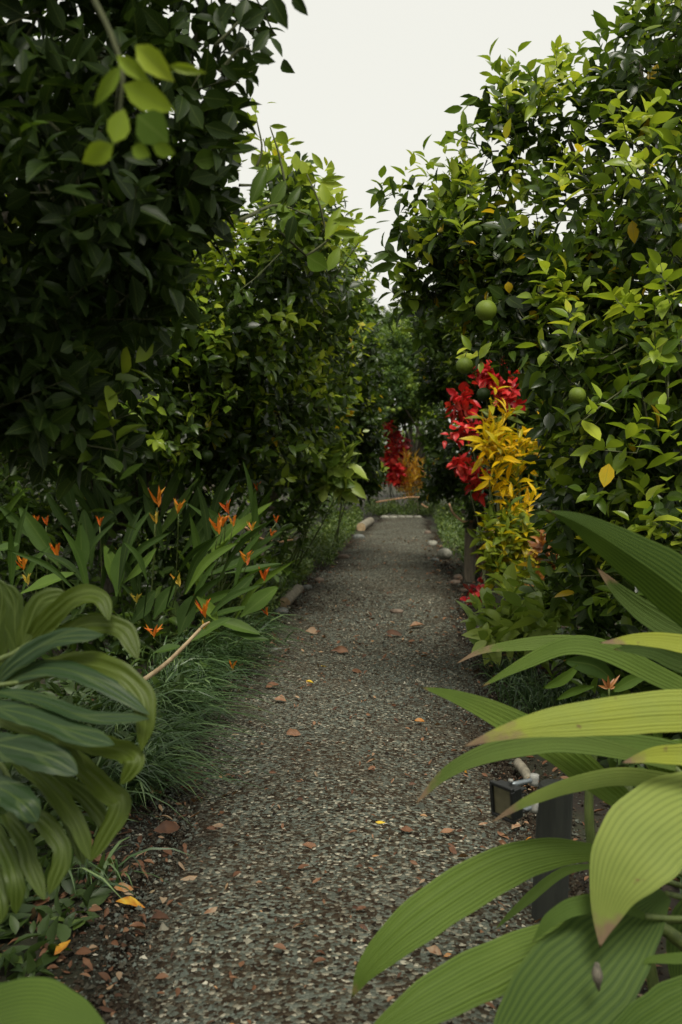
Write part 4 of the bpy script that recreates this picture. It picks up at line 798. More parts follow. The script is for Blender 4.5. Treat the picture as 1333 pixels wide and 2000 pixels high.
heli_plant('heliconia clump with the tallest orange bloom rising above its spear shaped leaves', (-1.75, 6.9, 0),
    [((282, 1030), (278, 880), 24, 5.5, .22, .2), ((290, 1010), (326, 884), 38, 5.4, .5, .3), ((312, 1020), (363, 902), 30, 5.4, .45, .4), ((300, 1060), (392, 928), 26, 5.3, .55, .5), ((340, 1070), (404, 922), 22, 5.4, .3, .2), ((270, 1060), (235, 920), 26, 5.5, .4, .5), ((320, 1075), (280, 960), 34, 5.2, .25, .4), ((255, 1080), (262, 1000), 30, 5.1, .3, .3)],
    (230, 360, 1020, 1150, 14), [(307, 972, 46, 5.0, .18), (303, 1012, 28, 5.0, .7), (349, 990, 34, 5.0, .5), (347, 1133, 34, 4.7, .93), (262, 915, 14, 5.6, .05)], .3)
heli_plant('heliconia clump leaning to the path with several orange blooms and long pointed leaves', (-1.45, 7.0, 0),
    [((350, 1090), (468, 938), 32, 5.4, .4, .4), ((395, 1095), (538, 977), 28, 5.2, .7, .6), ((410, 1100), (500, 975), 24, 5.3, .3, .4), ((390, 1130), (540, 1060), 26, 5.1, .32, .7), ((440, 1120), (556, 1100), 22, 5.0, .34, .9), ((375, 1100), (430, 1000), 28, 5.2, .22, .3), ((400, 1110), (385, 950), 24, 5.5, .3, .5), ((470, 1100), (555, 1035), 20, 5.3, .2, .8), ((400, 1080), (470, 1010), 26, 5.1, .5, .5)],
    (360, 500, 1030, 1150, 15), [(443, 992, 32, 5.0, .1), (425, 1028, 40, 4.9, .35), (436, 1018, 30, 4.95, .12), (482, 1090, 34, 4.8, .22), (516, 1122, 34, 4.8, .12), (502, 950, 22, 5.6, 0), (492, 1030, 26, 5.0, .6), (540, 1014, 18, 5.3, .0), (532, 1042, 20, 5.3, .0), (455, 1018, 26, 5, .2)], .3)
heli_plant('low heliconia clump hanging over the grass with an open orange bloom near the gravel', (-1.35, 6.2, 0),
    [((470, 1205), (546, 1144), 46, 4.6, .52, .4), ((400, 1205), (513, 1240), 34, 4.5, .5, .6), ((360, 1260), (455, 1205), 28, 4.3, .45, .6), ((385, 1165), (427, 1216), 30, 4.5, .75, .3), ((350, 1240), (380, 1160), 50, 4.6, .2, .4), ((300, 1210), (345, 1140), 36, 4.7, .25, .3), ((390, 1290), (425, 1335), 22, 4.3, .5, .4), ((300, 1275), (355, 1262), 30, 4.3, .35, .9), ((255, 1220), (305, 1150), 40, 4.7, .2, .3), ((430, 1180), (500, 1120), 30, 4.8, .22, .4), ((440, 1230), (530, 1250), 22, 4.5, .25, .7)],
    (250, 480, 1150, 1270, 18), [(398, 1190, 44, 4.4, .12), (300, 1232, 34, 4.3, .1, 1.8), (400, 1222, 22, 4.3, .9), (520, 1195, 20, 4.6, .08), (455, 1300, 24, 4.3, .3)], .28)
hr = empty('heliconia', (1.05, 4.0, 0), 'lone dark orange heliconia bloom with bluish leaves among the palm grass', 'heliconia', None)
for (a, m, b, w, d, t, tl) in (((1265, 1320), (1235, 1328), (1195, 1352), 26, 3.6, .5, .3), ((1130, 1300), (1100, 1325), (1060, 1345), 24, 3.9, .55, .5), ((1160, 1340), (1120, 1350), (1085, 1368), 18, 3.9, .5, .5), ((1200, 1330), (1160, 1300), (1100, 1290), 40, 3.9, .2, .3), ((1270, 1420), (1220, 1380), (1170, 1350), 50, 3.8, .12, .3)):
    put_blade(hr, M['heliconia'], t, [a, m, b], d, w, tilt=tl, fold=.25, na=14, nc=5)
for k, (dx, dy) in enumerate(((-14, -20), (-2, -28), (10, -20), (22, -28), (-20, -6), (14, -4))):
    px_leaf(hr, (1190, 1345), (1190 + dx, 1345 + dy), 9, 3.7, .2 + .06 * k, M['orange_plant'], T_BR, name='bract', W0=.13)
s = tube([np.array([1.05, 4.0, 0]), P(1200, 1400, 3.75), P(1190, 1345, 3.7)], [.006, .004], 5, 8); link('stem', make_mesh('stem', *s[:2], M['stem'], s[2]), hr)

# ------------------------------------------------------------------ split-leaf plant on the near left
mon = empty('split_leaf_plant', (-1.25, 2.25, 0), 'split leaved monstera with grey green and yellow green fingers on the near left', 'plant')
LP = [(0, .62), (.2, .86), (.5, 1.0), (.75, .95), (.9, .66), (.97, .34), (1, 0.03)]
def monstera_leaf(fingers, midrib, dm):
    acc = Acc()
    for ctrl, d, w, t, tl in fingers:
        V, T, U = blade(ctrl, d, w * 0.80, tilt=np.asarray(tl) * .8, fold=0.12, na=30, nc=13, prof=LP, lift=0.0, ripple=.03, ragged=.07, crease=.075); acc.add(V, T, U * np.array([1, .9]), t)
    o = acc.build('leaf', M['monstera'], mon)
    V, T, U = tube([P(x, y, dm) for x, y in midrib], [0.009, 0.003], 6, 12)
    link('midrib', make_mesh('midrib', V, T, M['stem'], U), None).parent = o
    c = o.children[0]; c.location = -Vector(o.parent.location) if False else Vector((0, 0, 0))
    return o
def mid_fix(o):
    # child coordinates: undo the parent's own place
    for c in o.children: c.matrix_basis = Matrix.Translation(-o.parent.matrix_basis.translation - o.matrix_basis.translation)
ml = [monstera_leaf([([(-10, 1330), (-2, 1230), (5, 1165), (-8, 1130)], 2.25, 60, .72, .2), ([(35, 1280), (30, 1225), (28, 1175), (10, 1140)], 2.2, 48, .72, .3), ([(45, 1262), (58, 1215), (82, 1172), (130, 1158)], 2.18, 48, .78, .4), ([(45, 1270), (95, 1212), (150, 1168), (195, 1168), (214, 1212)], [2.2, 2.15, 2.1, 2.08, 2.05], 58, .82, [.3, .3, .6, .7, .2]), ([(110, 1240), (180, 1218), (240, 1230), (271, 1288)], [2.15, 2.1, 2.08, 2.05], 52, .85, [.6, .5, .2, 0])], [(-40, 1300), (20, 1280), (60, 1255), (110, 1235)], 2.18),
      monstera_leaf([([(-20, 1345), (30, 1295), (110, 1248), (203, 1240)], [2.1, 2.06, 2.02, 2.0], 52, .22, .7), ([(40, 1325), (140, 1296), (225, 1312), (272, 1352), (284, 1400), (277, 1468)], [2.1, 2.05, 2, 1.98, 1.96, 1.95], 66, .9, [.8, .6, .2, .1, .1, .1]), ([(0, 1335), (90, 1305), (190, 1330), (293, 1396)], [2.08, 2.03, 1.98, 1.95], 56, .28, [.8, .8, .8, .9]), ([(-10, 1350), (80, 1368), (170, 1400), (292, 1404)], [2.05, 2.0, 1.95, 1.93], 44, .25, .9), ([(-20, 1380), (60, 1398), (150, 1432), (224, 1455)], [2.03, 1.98, 1.93, 1.9], 64, .30, .6), ([(120, 1440), (200, 1456), (250, 1472), (262, 1492), (236, 1532)], [2.05, 2.0, 1.97, 1.95, 1.95], 56, .86, .1), ([(-20, 1400), (60, 1425), (120, 1455), (170, 1510)], [2.1, 2.08, 2.05, 2.0], 40, .8, .2)], [(-60, 1350), (0, 1338), (80, 1328)], 2.05),
      monstera_leaf([([(-30, 1450), (30, 1462), (95, 1480), (152, 1512)], [1.98, 1.95, 1.92, 1.9], 84, .14, .5), ([(70, 1440), (150, 1490), (215, 1550), (233, 1580), (178, 1682)], [2.1, 2.08, 2.02, 2, 1.98], 56, .84, .1), ([(20, 1470), (90, 1530), (145, 1600), (178, 1682)], [2.1, 2.05, 2.0, 1.98], 50, .80, .2), ([(110, 1510), (170, 1560), (205, 1610), (195, 1650)], [2.1, 2.08, 2.05, 2.05], 44, .74, .3), ([(40, 1575), (90, 1610), (122, 1665), (96, 1748)], [2.05, 2.0, 1.97, 1.95], 48, .76, .1), ([(10, 1590), (45, 1640), (64, 1700), (88, 1758)], [2.05, 2.0, 1.97, 1.95], 44, .74, .2), ([(-20, 1600), (10, 1660), (30, 1720), (32, 1786)], [2.02, 2.0, 1.95, 1.95], 46, .70, .2), ([(-40, 1640), (-15, 1700), (0, 1760), (2, 1804)], [2.02, 2, 1.96, 1.95], 46, .7, .2), ([(-20, 1530), (20, 1550), (50, 1575), (74, 1604)], [1.95, 1.93, 1.9, 1.9], 78, .18, .5), ([(90, 1530), (125, 1575), (150, 1640), (165, 1690)], [2.12, 2.1, 2.08, 2.06], 36, .7, .2)], [(-60, 1420), (0, 1490), (40, 1560)], 2.05)]
for o in ml: mid_fix(o)
for i, (x, y) in enumerate(((-60, 1300), (-60, 1350), (-60, 1420))):
    V, T, U = tube([np.array([-1.25, 2.25, 0]), np.array([-1.3, 2.2, .4]), P(x, y, 2.1)], [.014, .009], 7, 12); link('stem', make_mesh('stem', V, T, M['stem'], U), mon)
bl = empty('broadleaf_plant', (-0.95, 1.75, 0), 'ribbed green leaf of a low plant in the bottom left corner', 'plant')
put_blade(bl, M['palm'], .52, [(-120, 2040), (-30, 1985), (60, 1962), (150, 1985), (222, 2030)], [1.75, 1.72, 1.68, 1.65, 1.62], 108, tilt=[.4, .5, .5, .3, .2], fold=.1, pleats=13, amp=.7, na=30, nc=53)
V, T, U = tube([np.array([-0.95, 1.75, 0]), P(-150, 2100, 1.76), P(-120, 2040, 1.75)], [.008, .006], 6, 8); link('stem', make_mesh('stem', V, T, M['stem'], U), bl)

# ------------------------------------------------------------------ palm grass on the near right
palm = empty('palm_grass', (1.02, 2.35, 0), 'large palm grass with long pleated arching leaves on the near right', 'palm grass')
STEMS = []
def pg(ctrl, depth, w, t, tilt=0.0, fold=0.12, mat='palm', amp=.8, nc=19, prof=None, lift=.0, ribs=13):
    ribs = 13 if w > 110 else (9 if w > 70 else 6)
    tilt = -np.asarray(tilt, float) if ctrl[-1] != (1064, 995) else tilt      # most blades show their upper face
    put_blade(palm, M[mat], t, ctrl, depth, w, tilt=tilt, fold=fold, pleats=ribs, amp=amp, na=36, nc=4 * ribs + 1, prof=prof, lift=lift)
    STEMS.append((ctrl[0], depth[0]))
pg([(1520, 1330), (1420, 1235), (1320, 1150), (1215, 1075), (1130, 1022), (1064, 995)], [2.3, 2.3, 2.28, 2.25, 2.22, 2.2], 120, .34, tilt=.25, fold=-.35, prof=[(0, .5), (.2, .9), (.4, 1), (.6, .85), (.8, .5), (.92, .2), (1, 0)])
pg([(1480, 1330), (1380, 1262), (1290, 1215), (1220, 1165), (1165, 1108)], [2.5, 2.5, 2.48, 2.45, 2.42], 52, .22, tilt=.3, mat='palm_dry')
pg([(1480, 1450), (1380, 1370), (1274, 1312), (1180, 1272), (1095, 1256), (1000, 1262), (940, 1272), (888, 1298)], [2.75] * 8, 40, .6, tilt=.5, mat='palm_dry', nc=13)
pg([(1480, 1440), (1380, 1370), (1280, 1318), (1190, 1274), (1110, 1262), (1020, 1298), (936, 1344)], [2.65] * 7, 46, .64, tilt=.4, nc=13)
pg([(1560, 1330), (1440, 1280), (1333, 1258), (1250, 1250), (1170, 1256)], [2.3] * 5, 46, .98, tilt=.6, mat='palm_dry', nc=13)
pg([(1540, 1350), (1440, 1320), (1333, 1290), (1270, 1268), (1198, 1268)], [2.4] * 5, 60, .2, tilt=.3, nc=13)
pg([(1640, 1430), (1500, 1392), (1380, 1386), (1280, 1388), (1190, 1397), (1070, 1412), (985, 1430), (900, 1460)], [2.1, 2.1, 2.08, 2.06, 2.04, 2.02, 2.0, 2.0], 86, .91, tilt=.35, fold=-.12, mat='palm_dry', prof=[(0, .5), (.25, .95), (.5, 1), (.7, .85), (.85, .45), (.94, .2), (1, 0)])
pg([(1300, 1640), (1240, 1585), (1175, 1530), (1100, 1472), (1000, 1410), (904, 1366), (820, 1341)], [2.45, 2.45, 2.42, 2.4, 2.38, 2.36, 2.35], 62, .68, tilt=.2, fold=.1, nc=15)
pg([(1460, 1500), (1340, 1470), (1230, 1452), (1140, 1446), (1050, 1436)], [2.35] * 5, 40, .5, tilt=.4, nc=13)
pg([(1320, 1500), (1220, 1470), (1110, 1450), (1016, 1458), (940, 1476), (870, 1512), (808, 1574)], [2.3] * 7, 44, .52, tilt=.3, mat='palm_dry', nc=13)
pg([(1520, 1500), (1420, 1478), (1333, 1474), (1275, 1476), (1214, 1490)], [2.0] * 5, 46, .96, tilt=.2, mat='palm_dry', nc=13)
pg([(1260, 1440), (1300, 1490), (1350, 1560), (1400, 1650)], [2.4] * 4, 90, .6, tilt=.3)
pg([(1480, 1570), (1380, 1542), (1291, 1524), (1205, 1518), (1110, 1536), (1030, 1566), (955, 1609)], [2.2] * 7, 38, .74, tilt=.4, mat='palm_dry', nc=13)
pg([(1480, 1545), (1400, 1560), (1320, 1590), (1250, 1650), (1205, 1720), (1182, 1795), (1172, 1852)], [2.05, 2.02, 1.98, 1.94, 1.92, 1.91, 1.9], 172, .83, tilt=[.5, .35, .2, .1, .1, .1, .1], fold=-.12, mat='palm_dry', nc=33, prof=[(0, .4), (.15, .7), (.35, .98), (.5, 1), (.68, .88), (.84, .45), (.94, .16), (1, 0)])
pg([(1230, 1672), (1150, 1664), (1066, 1668), (980, 1694), (885, 1750), (790, 1818), (720, 1888), (686, 1952)], [2.3, 2.28, 2.24, 2.2, 2.16, 2.12, 2.1, 2.1], 90, .64, tilt=.15, fold=-.08, nc=29, prof=[(0, .15), (.12, .35), (.3, .75), (.5, 1), (.7, 1), (.84, .72), (.94, .32), (1, 0)])
pg([(1170, 1690), (1100, 1704), (1030, 1758), (966, 1816)], [2.5] * 4, 22, .35, tilt=.4, nc=9)
pg([(1240, 1800), (1170, 1812), (1090, 1835), (1000, 1872), (900, 1922), (800, 1978), (700, 2040)], [2.1, 2.08, 2.05, 2.02, 2.0, 1.97, 1.95], 100, .64, tilt=.15, fold=-.1, nc=29, prof=[(0, .15), (.15, .4), (.35, .85), (.55, 1), (.75, .9), (.9, .5), (1, 0)])
pg([(1300, 1745), (1240, 1800), (1170, 1870), (1090, 1950), (1010, 2040), (950, 2120)], [2.05, 2.0, 1.95, 1.92, 1.9, 1.88], 200, .30, tilt=.1, fold=-.08, nc=35, prof=[(0, .15), (.15, .5), (.35, .92), (.55, 1), (.8, .7), (1, 0)])
pg([(1260, 1790), (1200, 1768), (1130, 1770), (1078, 1795), (1040, 1840)], [1.98] * 5, 40, .45, tilt=.4, nc=13)
pg([(1440, 1860), (1333, 1872), (1280, 1874), (1234, 1885)], [1.95] * 4, 24, .5, tilt=.5, nc=9)
pg([(1440, 1900), (1333, 1958), (1250, 2010), (1160, 2080)], [1.85] * 4, 100, .36, tilt=.2, fold=-.1, nc=29)
pg([(1500, 1700), (1420, 1760), (1360, 1850), (1330, 1960)], [2.2] * 4, 130, .3, tilt=.2, nc=29)
pg([(1560, 1620), (1460, 1640), (1390, 1700), (1350, 1790)], [2.3] * 4, 120, .3, tilt=.2, nc=29)
foot = np.array([1.02, 2.35, 0.0])
for i, ((x, y), d) in enumerate(STEMS):
    t = P(x, y, d); b = foot + np.array([rng.normal(0, .06), rng.normal(0, .08), 0])
    V, T, U = tube([b, b * .55 + t * .45 + np.array([0, 0, .12]), t], [.013, .009, .006], 6, 12); link('petiole', make_mesh('petiole', V, T, M['stem'], U), palm)
for pts, d in (([(1180, 1900), (1160, 1700), (1150, 1560), (1165, 1440)], 2.6), ([(1360, 1860), (1290, 1810), (1226, 1775)], 2.1), ([(1240, 1900), (1220, 1700), (1230, 1520)], 2.6), ([(1290, 2000), (1260, 1800), (1270, 1600)], 2.5)):
    V, T, U = tube([P(x, y, d) for x, y in pts], [.017, .013, .010], 7, 12); link('petiole', make_mesh('petiole', V, T, M['stem'], U), palm)
V, T, U = tube([P(1166, 1880, 1.88), P(1167, 1905, 1.87), P(1170, 1935, 1.88)], [.004, .012, .002], 7, 8)
wb = link('withered_bud', make_mesh('withered_bud', V, T, M['bark'], U), palm)

# ------------------------------------------------------------------ posts, rope, lamp
def box(w, d, h, bev=0.1):
    """Bevelled box, centred."""
    V = []; 
    for sz in (-1, 1):
        for k in (1 - bev, 1):
            pass
    x, y, z = w / 2, d / 2, h / 2; b = bev * min(w, d, h)
    ring = lambda X, Y, Z: [(-X + b, -Y, Z), (X - b, -Y, Z), (X, -Y + b, Z), (X, Y - b, Z), (X - b, Y, Z), (-X + b, Y, Z), (-X, Y - b, Z), (-X, -Y + b, Z)]
    V = ring(x - b, y - b, -z) + ring(x, y, -z + b) + ring(x, y, z - b) + ring(x - b, y - b, z)
    T = list(gtris(4, 8, True)) + [(0, k + 1, k) for k in range(1, 7)] + [(24, 24 + k, 25 + k) for k in range(1, 7)]
    return np.array(V, float), np.array(T)
def put(root, name, V, T, mat, R=np.eye(3), at=(0, 0, 0), smooth=False):
    return link(name, make_mesh(name, V @ np.asarray(R).T + np.asarray(at), T, M[mat], None, None, smooth), root)
def post(label, base, h, r, mat, lean=(0, 0)):
    root = empty('wooden_post', base, label, 'post'); base = np.array(base, float)
    zs = np.linspace(-0.1, h, 14); a = np.linspace(0, 2 * np.pi, 18, endpoint=False)
    V = np.array([[base[0] + lean[0] * z + r * (1 + .03 * math.sin(3 * t + z * 4)) * math.cos(t), base[1] + lean[1] * z + r * (1 + .03 * math.sin(2 * t + 1 + z * 3)) * math.sin(t), z] for z in zs for t in a])
    T = gtris(14, 18, True); put(root, 'shaft', V, T, mat, smooth=True)
    top = np.array([base[0] + lean[0] * h, base[1] + lean[1] * h, h])
    ringV = np.vstack([V[-18:], (V[-18:] - top) * .86 + top + [0, 0, .008], [top + [0, 0, .006]]])
    j = np.arange(18); j2 = (j + 1) % 18
    T2 = np.vstack([np.stack([j, j2, j2 + 18], 1), np.stack([j, j2 + 18, j + 18], 1), np.stack([j + 18, j2 + 18, np.full(18, 36)], 1)])
    put(root, 'end_cap', ringV, T2, mat)
    return root, top
gp = G(917, 1135)
_, ptop = post('weathered brown wooden rope post at the right path edge among red leaves', (gp[0], gp[1], 0), 0.66, 0.062, 'postwood', (0.012, 0))
gn = P(1066, 1812, 2.95)
_, ntop = post('dark stout post carrying the black floodlight behind the palm grass', (gn[0] + .01, gn[1], 0), P(1076, 1530, 2.95)[2], 0.052, 'postdark', (0.03, 0))
_, ftop = post('thin grey post holding the rope at the far end of the path', (*P(817, 1004, 21.4)[:2], 0), P(817, 970, 21.4)[2], 0.035, 'postwood')
def rope(label, pts, r=0.012, group=None):
    n = 40; c = spline(np.array(pts), n); Acc0 = Acc()
    t = nz(np.gradient(c, axis=0)); a = nz(np.cross(t, [0.1, .2, 1])); b = np.cross(t, a); L = np.r_[0, np.cumsum(np.linalg.norm(np.diff(c, axis=0), axis=1))]
    root = empty('rope', pts[0], label, 'rope', group)
    for s in range(3):
        ph = L / (r * 7) * 2 * np.pi + s * 2.094
        V, T, U = tube(c + (a * np.cos(ph)[:, None] + b * np.sin(ph)[:, None]) * r * .5, [r * .62] * n, 6, n); put(root, 'strand', V, T, 'rope', smooth=True)
rope('orange rope drooping from the weathered post back into the dark hedge', [P(878, 984, 12.2), P(884, 1000, 11.6), P(893, 1010, 11.2), ptop + np.array([-.07, 0, -.02]), ptop + np.array([0, -.075, -.015]), ptop + np.array([.075, 0, -.025]), P(945, 1028, 10.2), P(985, 1050, 9.4)])
rope('far orange rope strung across the end of the path in front of the red shrub', [P(735, 981, 21.6), P(752, 978, 21.5), P(785, 973, 21.4), ftop + np.array([0, -.04, -.01]), P(822, 982, 21.2), P(829, 988, 21), P(836, 991, 20.8)], 0.016)
rope('thin tan rope sagging beside the heliconias at the left path edge', [P(480, 1030, 7.2), P(498, 1046, 7.3), P(520, 1055, 7.5), P(545, 1058, 7.8), P(572, 1053, 8.2)], 0.009)

lamp = empty('floodlight', P(990, 1560, 2.8), 'small black floodlight with yellowed lens clamped to the dark post', 'floodlight')
fx = nz(np.array([-0.80, -0.62, -0.10])); fy = nz(np.cross([0, 0, 1.0], fx)); fz = np.cross(fx, fy)
RL = np.stack([fy, fx, fz], 1)      # lamp x = sideways, y = the way it shines, z = up
LC = P(994, 1562, 2.80)
V, T = box(.082, .032, .090, .12); put(lamp, 'housing', V, T, 'black', RL, LC)
for nm, (w, h), (ox, oz) in (('frame', (.090, .010), (0, .046)), ('frame', (.090, .010), (0, -.046)), ('frame', (.010, .082), (-.041, 0)), ('frame', (.010, .082), (.041, 0))):
    V, T = box(w, .014, h, .15); put(lamp, nm, V + np.array([ox, .022, oz]), T, 'black', RL, LC)
V, T = box(.071, .006, .081, .1); put(lamp, 'lens', V + np.array([0, .019, 0]), T, 'lens', RL, LC)
for k in range(5):
    V, T = box(.074, .016, .006, .15); put(lamp, 'fin', V + np.array([0, -.024, -.032 + .016 * k]), T, 'black', RL, LC)
pt = P(1050, 1545, 2.86)
for s in (0.040, -0.046):
    a = LC + RL @ np.array([.0, -.012, s]); V, T, U = tube([a, a * .5 + (pt + [0, 0, s * .9]) * .5, pt + np.array([0, 0, s * .9])], [.008, .007], 8, 6); put(lamp, 'bracket', V, T, 'steel', smooth=True)
    V, T, U = tube([pt + np.array([-.012, -.01, s * .9 - .016]), pt + np.array([-.010, -.01, s * .9 + .016])], [.013, .013], 10, 4); put(lamp, 'knob', V, T, 'white', smooth=True)
    a2 = a + RL @ np.array([0, 0, .010]); V, T, U = tube([a2, a2 + np.array([0, 0, .006])], [.007, .007], 8, 3); put(lamp, 'screw', V, T, 'white', smooth=True)

# ------------------------------------------------------------------ stones, logs, a dry stick, fallen leaves
def stone(label, px, py, w, h, mat, flat=.5, name='stone', group=None, seed=0, rot=0.0, long=0.7):
    r2 = np.random.default_rng(seed + int(px)); g = G(px, py + h * .4); d = proj(g[None])[2][0]; W = w * d / F / 2
    root = None; a, b = 14, 9
    th = np.linspace(0, 2 * np.pi, a, endpoint=False); ph = np.linspace(0.08, np.pi - .08, b)
    V = np.array([[math.sin(p) * math.cos(t), long * math.sin(p) * math.sin(t), flat * math.cos(p)] for p in ph for t in th])
    V = np.sign(V) * np.abs(V) ** .85
    k1, k2 = r2.normal(0, 2.2, (2, 3)); V *= (1 + .10 * np.sin(V @ k1 + 1) + .08 * np.sin(V @ k2 * 1.7))[:, None]
    V = V * W; c, s = math.cos(rot), math.sin(rot); V[:, :2] = V[:, :2] @ np.array([[c, s], [-s, c]])
    capT = [(0, i + 1, i) for i in range(1, a - 1)] + [((b - 1) * a, (b - 1) * a + i, (b - 1) * a + i + 1) for i in range(1, a - 1)]
    me = make_mesh(name, V, np.vstack([gtris(b, a, True), capT]), M[mat])
    mw = np.eye(4); mw[:3, 3] = [g[0], g[1], flat * W * .55 + .02]
    tag(link(name, me, None, mw), label, 'stone', group)
stone('flat grey stone lying on the gravel in the middle foreground', 558, 1797, 36, 16, 'stone_grey', .28)
stone('whitish elongated stone edging the path left of the rope post', 868, 1083, 42, 22, 'stone_pale', .55, rot=2.1, long=.42)
stone('small pale stone further back along the right path edge', 845, 1063, 18, 12, 'stone_pale', .6)
stone('rounded brownish stone at the foot of the rope post', 894, 1130, 22, 18, 'stone_brown', .65)
stone('low pinkish stone in front of the rope post', 888, 1141, 26, 10, 'stone_brown', .4, seed=3)
stone('flat pale stone at the left path edge beside the short log', 548, 1196, 34, 14, 'stone_grey', .35)
stone('small pinkish stone standing proud of the gravel at mid path', 624, 1135, 18, 12, 'stone_brown', .55)
stone('pinkish flat stone lying in the path level with the left log', 776, 1197, 26, 9, 'stone_brown', .3)
stone('dull grey stone embedded at the left path edge below the heliconias', 540, 1275, 34, 16, 'stone_grey', .35)
stone('dark brown rounded stone at the left edge of the gravel in mid path', 448, 1345, 14, 10, 'stone_brown', .6)
for i, x in enumerate((752, 768, 784, 800, 816)):
    stone(('leftmost', 'second from left', 'middle one', 'second from right', 'rightmost')[i] + ' of the five whitish stones lined across the far path end', x, 1012, 17, 7, 'stone_pale', .4, name='edging_stone', group='edging stones at the far path end', seed=i)
for i, (x, y) in enumerate(((836, 1040), (850, 1095), (905, 1155), (700, 1050), (672, 1090), (600, 1150), (530, 1245))):
    stone(('mossy stone half buried at the path edge under low cover ' + ('right of the far gravel', 'beside the whitish elongated stone', 'by the red seedling', 'near the far left log', 'midway along the left verge', 'above the short log', 'under the low heliconias')[i]), x, y, 22 if i > 2 else 16, 12, 'stone_grey' if i % 2 else 'stone_brown', .5, seed=i)
def log(label, p, q, r, name='log'):
    root = empty(name, p, label, 'log'); n = 12
    c = spline(np.array([p, np.array(p) * .5 + np.array(q) * .5 + [0, 0, .006], q]), n)
    V, T, U = tube(c, [r * .95, r, r * .9], 12, n, cap=False); V = V + rng.normal(0, r * .03, V.shape); put(root, 'bark', V, T, 'logwood', smooth=True)
    for e, sgn in ((0, 1), (-1, -1)):
        ring = V[:12] if e == 0 else V[-12:]; cen = ring.mean(0); VV = np.vstack([ring, cen[None] + (cen - np.asarray(q if e == 0 else p)) * 1e-3])
        TT = np.array([(12, (k + 1) % 12, k)[::sgn] for k in range(12)]); put(root, 'cut_end', VV, TT, 'drystem')
g1 = G(556, 1178, .05); g2 = G(584, 1150, .05); log('short weathered log edging the path beside the heliconias', g1, g2, .055)
g1 = G(706, 1030, .06); g2 = G(724, 1018, .06); log('mossy cut log at the far left path edge', g1, g2, .085)
g1 = G(1012, 1490, .06); g2 = G(1036, 1525, .05); log('pale gnarled stick of wood lying behind the floodlight', g1, g2, .021)
st = empty('dry_stalk', P(276, 1334, 4.9), 'bare tan dried flower stalk leaning across the grass beneath the heliconias', 'stalk')
V, T, U = tube([P(270, 1336, 4.9), P(320, 1300, 4.95), P(360, 1262, 5.0), P(392, 1228, 5.05)], [.013, .011, .008], 8, 16); put(st, 'stalk', V, T, 'drystem', smooth=True)
V, T, U = tube([P(392, 1228, 5.05), P(398, 1222, 5.05), P(410, 1214, 5.05)], [.006, .009, .003], 7, 6); put(st, 'husk', V, T, 'drystem', smooth=True)

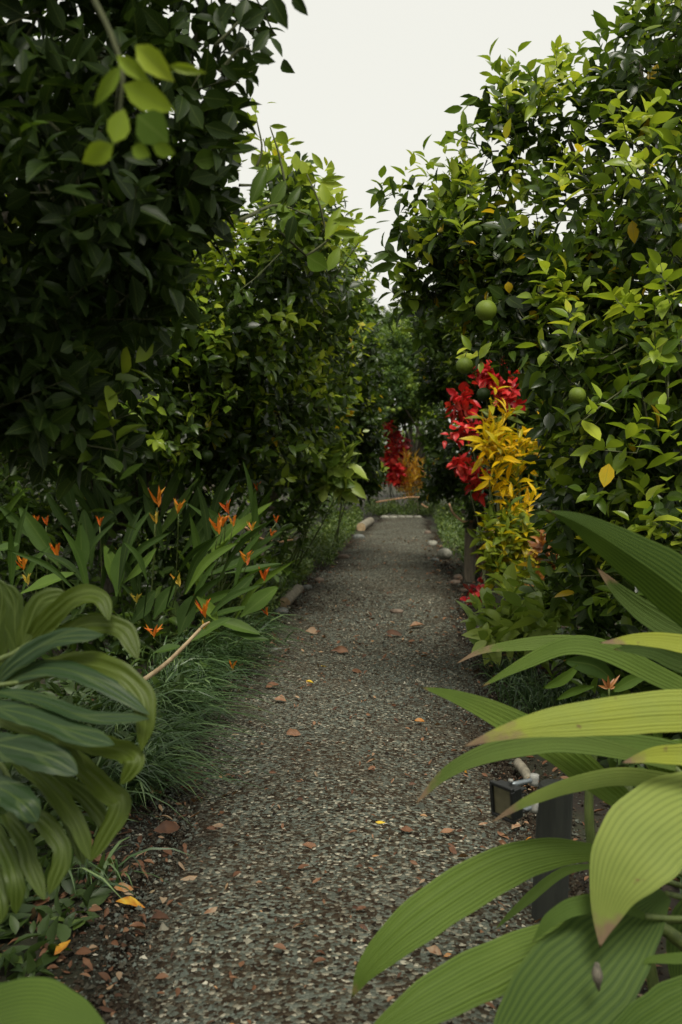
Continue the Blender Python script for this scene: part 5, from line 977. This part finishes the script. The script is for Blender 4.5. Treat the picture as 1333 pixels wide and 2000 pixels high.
FALL = [
 (512, 0, 0, 0, 0, ''),
]
FALL = [  # px, py, length px, tint, turn, label
 (255, 1763, 62, .86, .1, 'curled golden yellow fallen leaf on dark soil beside the split leaf plant'),
 (242, 1745, 46, .72, .3, 'dull ochre fallen leaf just behind the curled golden leaf'),
 (122, 1858, 52, .80, 1.0, 'rust orange folded fallen leaf on bare soil in the bottom left'),
 (365, 1719, 48, .66, .2, 'pale beige grey fallen leaf lying flat on the gravel edge'),
 (408, 1783, 46, .56, .4, 'peach coloured fallen leaf lying flat below the pale beige leaf'),
 (328, 1632, 56, .14, .2, 'large dark brown curled leaf on soil near the grass tips'),
 (312, 1806, 58, .06, -.3, 'dark chocolate fallen leaf left of the peach leaf'),
 (270, 1820, 44, .30, .2, 'mid brown fallen leaf left of the dark chocolate leaf'),
 (170, 1880, 40, .34, -.6, 'tan fallen leaf right of the rust orange leaf'),
 (105, 1898, 34, .24, .5, 'brown fallen leaf above the ribbed corner leaf'),
 (746, 1619, 26, .97, .1, 'bright yellow round fallen leaf alone on gravel in mid path'),
 (605, 1338, 20, .97, .0, 'small bright yellow fallen leaf further up the path'),
 (632, 1304, 16, .93, .2, 'tiny yellowish fallen leaf above the small bright yellow one'),
 (874, 1633, 36, .50, .3, 'pinkish tan fallen leaf on gravel left of the floodlight post'),
 (909, 1634, 18, .48, 1.2, 'small tan leaf tip beside the pinkish tan leaf'),
 (608, 1661, 44, .36, .05, 'long thin rust brown fallen leaf across the path centre'),
 (594, 1703, 30, .28, .0, 'narrow brown leaf below the long rust leaf'),
 (620, 1729, 24, .42, .6, 'short pinkish brown leaf in the path centre'),
 (912, 1510, 24, .78, .9, 'orange curled leaf on gravel beside the drooping palm leaf tip'),
 (706, 1785, 26, .26, .2, 'dark red fallen leaf on gravel left of the large palm leaf'),
 (694, 1842, 20, .22, .8, 'small dark red leaf at the edge of the large palm leaf'),
 (848, 1865, 36, .58, -.3, 'pale tan rolled leaf on gravel between two palm leaves'),
 (874, 1872, 18, .76, .3, 'small orange leaf beside the pale tan rolled leaf'),
 (573, 1443, 36, .44, .0, 'flat orange brown leaf on the path level with the grass tips'),
 (588, 1345, 26, .40, .1, 'rusty leaf just below the small bright yellow leaf'),
 (532, 1345, 32, .32, .1, 'rusty brown leaf at the left gravel edge under the heliconias'),
 (610, 1240, 34, .56, .3, 'pinkish fallen leaf on the path below the short log'),
 (667, 1275, 40, .34, .0, 'rust brown leaf lying crosswise in the far mid path'),
 (700, 1310, 32, .30, .2, 'dark rust leaf below the crosswise rust leaf'),
 (820, 1412, 26, .76, .1, 'orange fallen leaf on gravel left of the pale drooping palm tip'),
 (726, 1496, 26, .52, .1, 'tan fallen leaf near the centre of the path'),
 (726, 1512, 22, .42, .5, 'brown fallen leaf right below the central tan leaf'),
 (970, 1568, 18, .95, .8, 'small yellow leaf beside the floodlight'),
 (944, 1612, 22, .52, .2, 'tan leaf on gravel below the floodlight'),
 (985, 1625, 34, .40, -.5, 'thin brown leaf strip on gravel in front of the floodlight post'),
 (1006, 1612, 34, .56, .9, 'crumpled tan leaf under the floodlight'),
 (1032, 1632, 22, .76, .3, 'vivid red orange leaf against the foot of the floodlight post'),
 (885, 1665, 30, .22, -.7, 'dark brown twiggy leaf below the pinkish tan leaf'),
 (905, 1682, 30, .44, -.2, 'light brown leaf above the large palm leaf'),
 (690, 1640, 20, .34, .1, 'small brown leaf left of the bright yellow round leaf'),
 (795, 1635, 30, .30, .1, 'brown flat leaf right of the bright yellow round leaf'),
 (770, 1240, 40, .16, .0, 'dark curled leaf far up the path on the right'),
 (815, 1226, 34, .5, .2, 'pale tan leaf far up the path by the light green shrub'),
 (548, 1372, 30, .50, -.2, 'beige leaf strip by the left gravel edge'),
 (440, 1560, 30, .44, .3, 'orange tan leaf on gravel right of the drooping grass'),
 (425, 1618, 28, .60, .1, 'pale leaf fragment right of the large dark brown leaf'),
 (270, 1695, 26, .40, .3, 'brown leaf on soil above the curled golden leaf'),
 (730, 1005, 0, 0, 0, None),
]
for x, y, L, t, turn, lab in FALL:
    if not lab: continue
    g = G(x, y, .035); d = proj(g[None])[2][0]; s = .85 * L * d / F
    k = int(rng.integers(4)); mw = np.eye(4)
    dr = np.array([math.cos(turn), math.sin(turn) * 1.5, rng.normal(0, .08)]) * (1 if rng.random() < .5 else -1)
    R = frames(dr[None], np.array([[rng.normal(0, .4), -.2 + rng.normal(0, .4), 1.0]]))[0]; S = np.diag([s * rng.uniform(.75, 1.1), s, s * .8])
    V, T, U = T_DEAD[k]; me = make_mesh('fallen_leaf', (V - [0, .5, 0]) * (1 + rng.normal(0, .10, (len(V), 3))), T, M['dead'], U, np.clip(t + rng.normal(0, .05, len(V)), 0, 1))
    mw[:3, :3] = R @ S; mw[:3, 3] = [g[0], g[1], .042 + height(g[0], g[1]) * .8 + (0.01 if x < 330 else 0.0)]
    tag(link('fallen_leaf', me, None, mw), lab, 'fallen leaf', 'fallen leaves on the path')
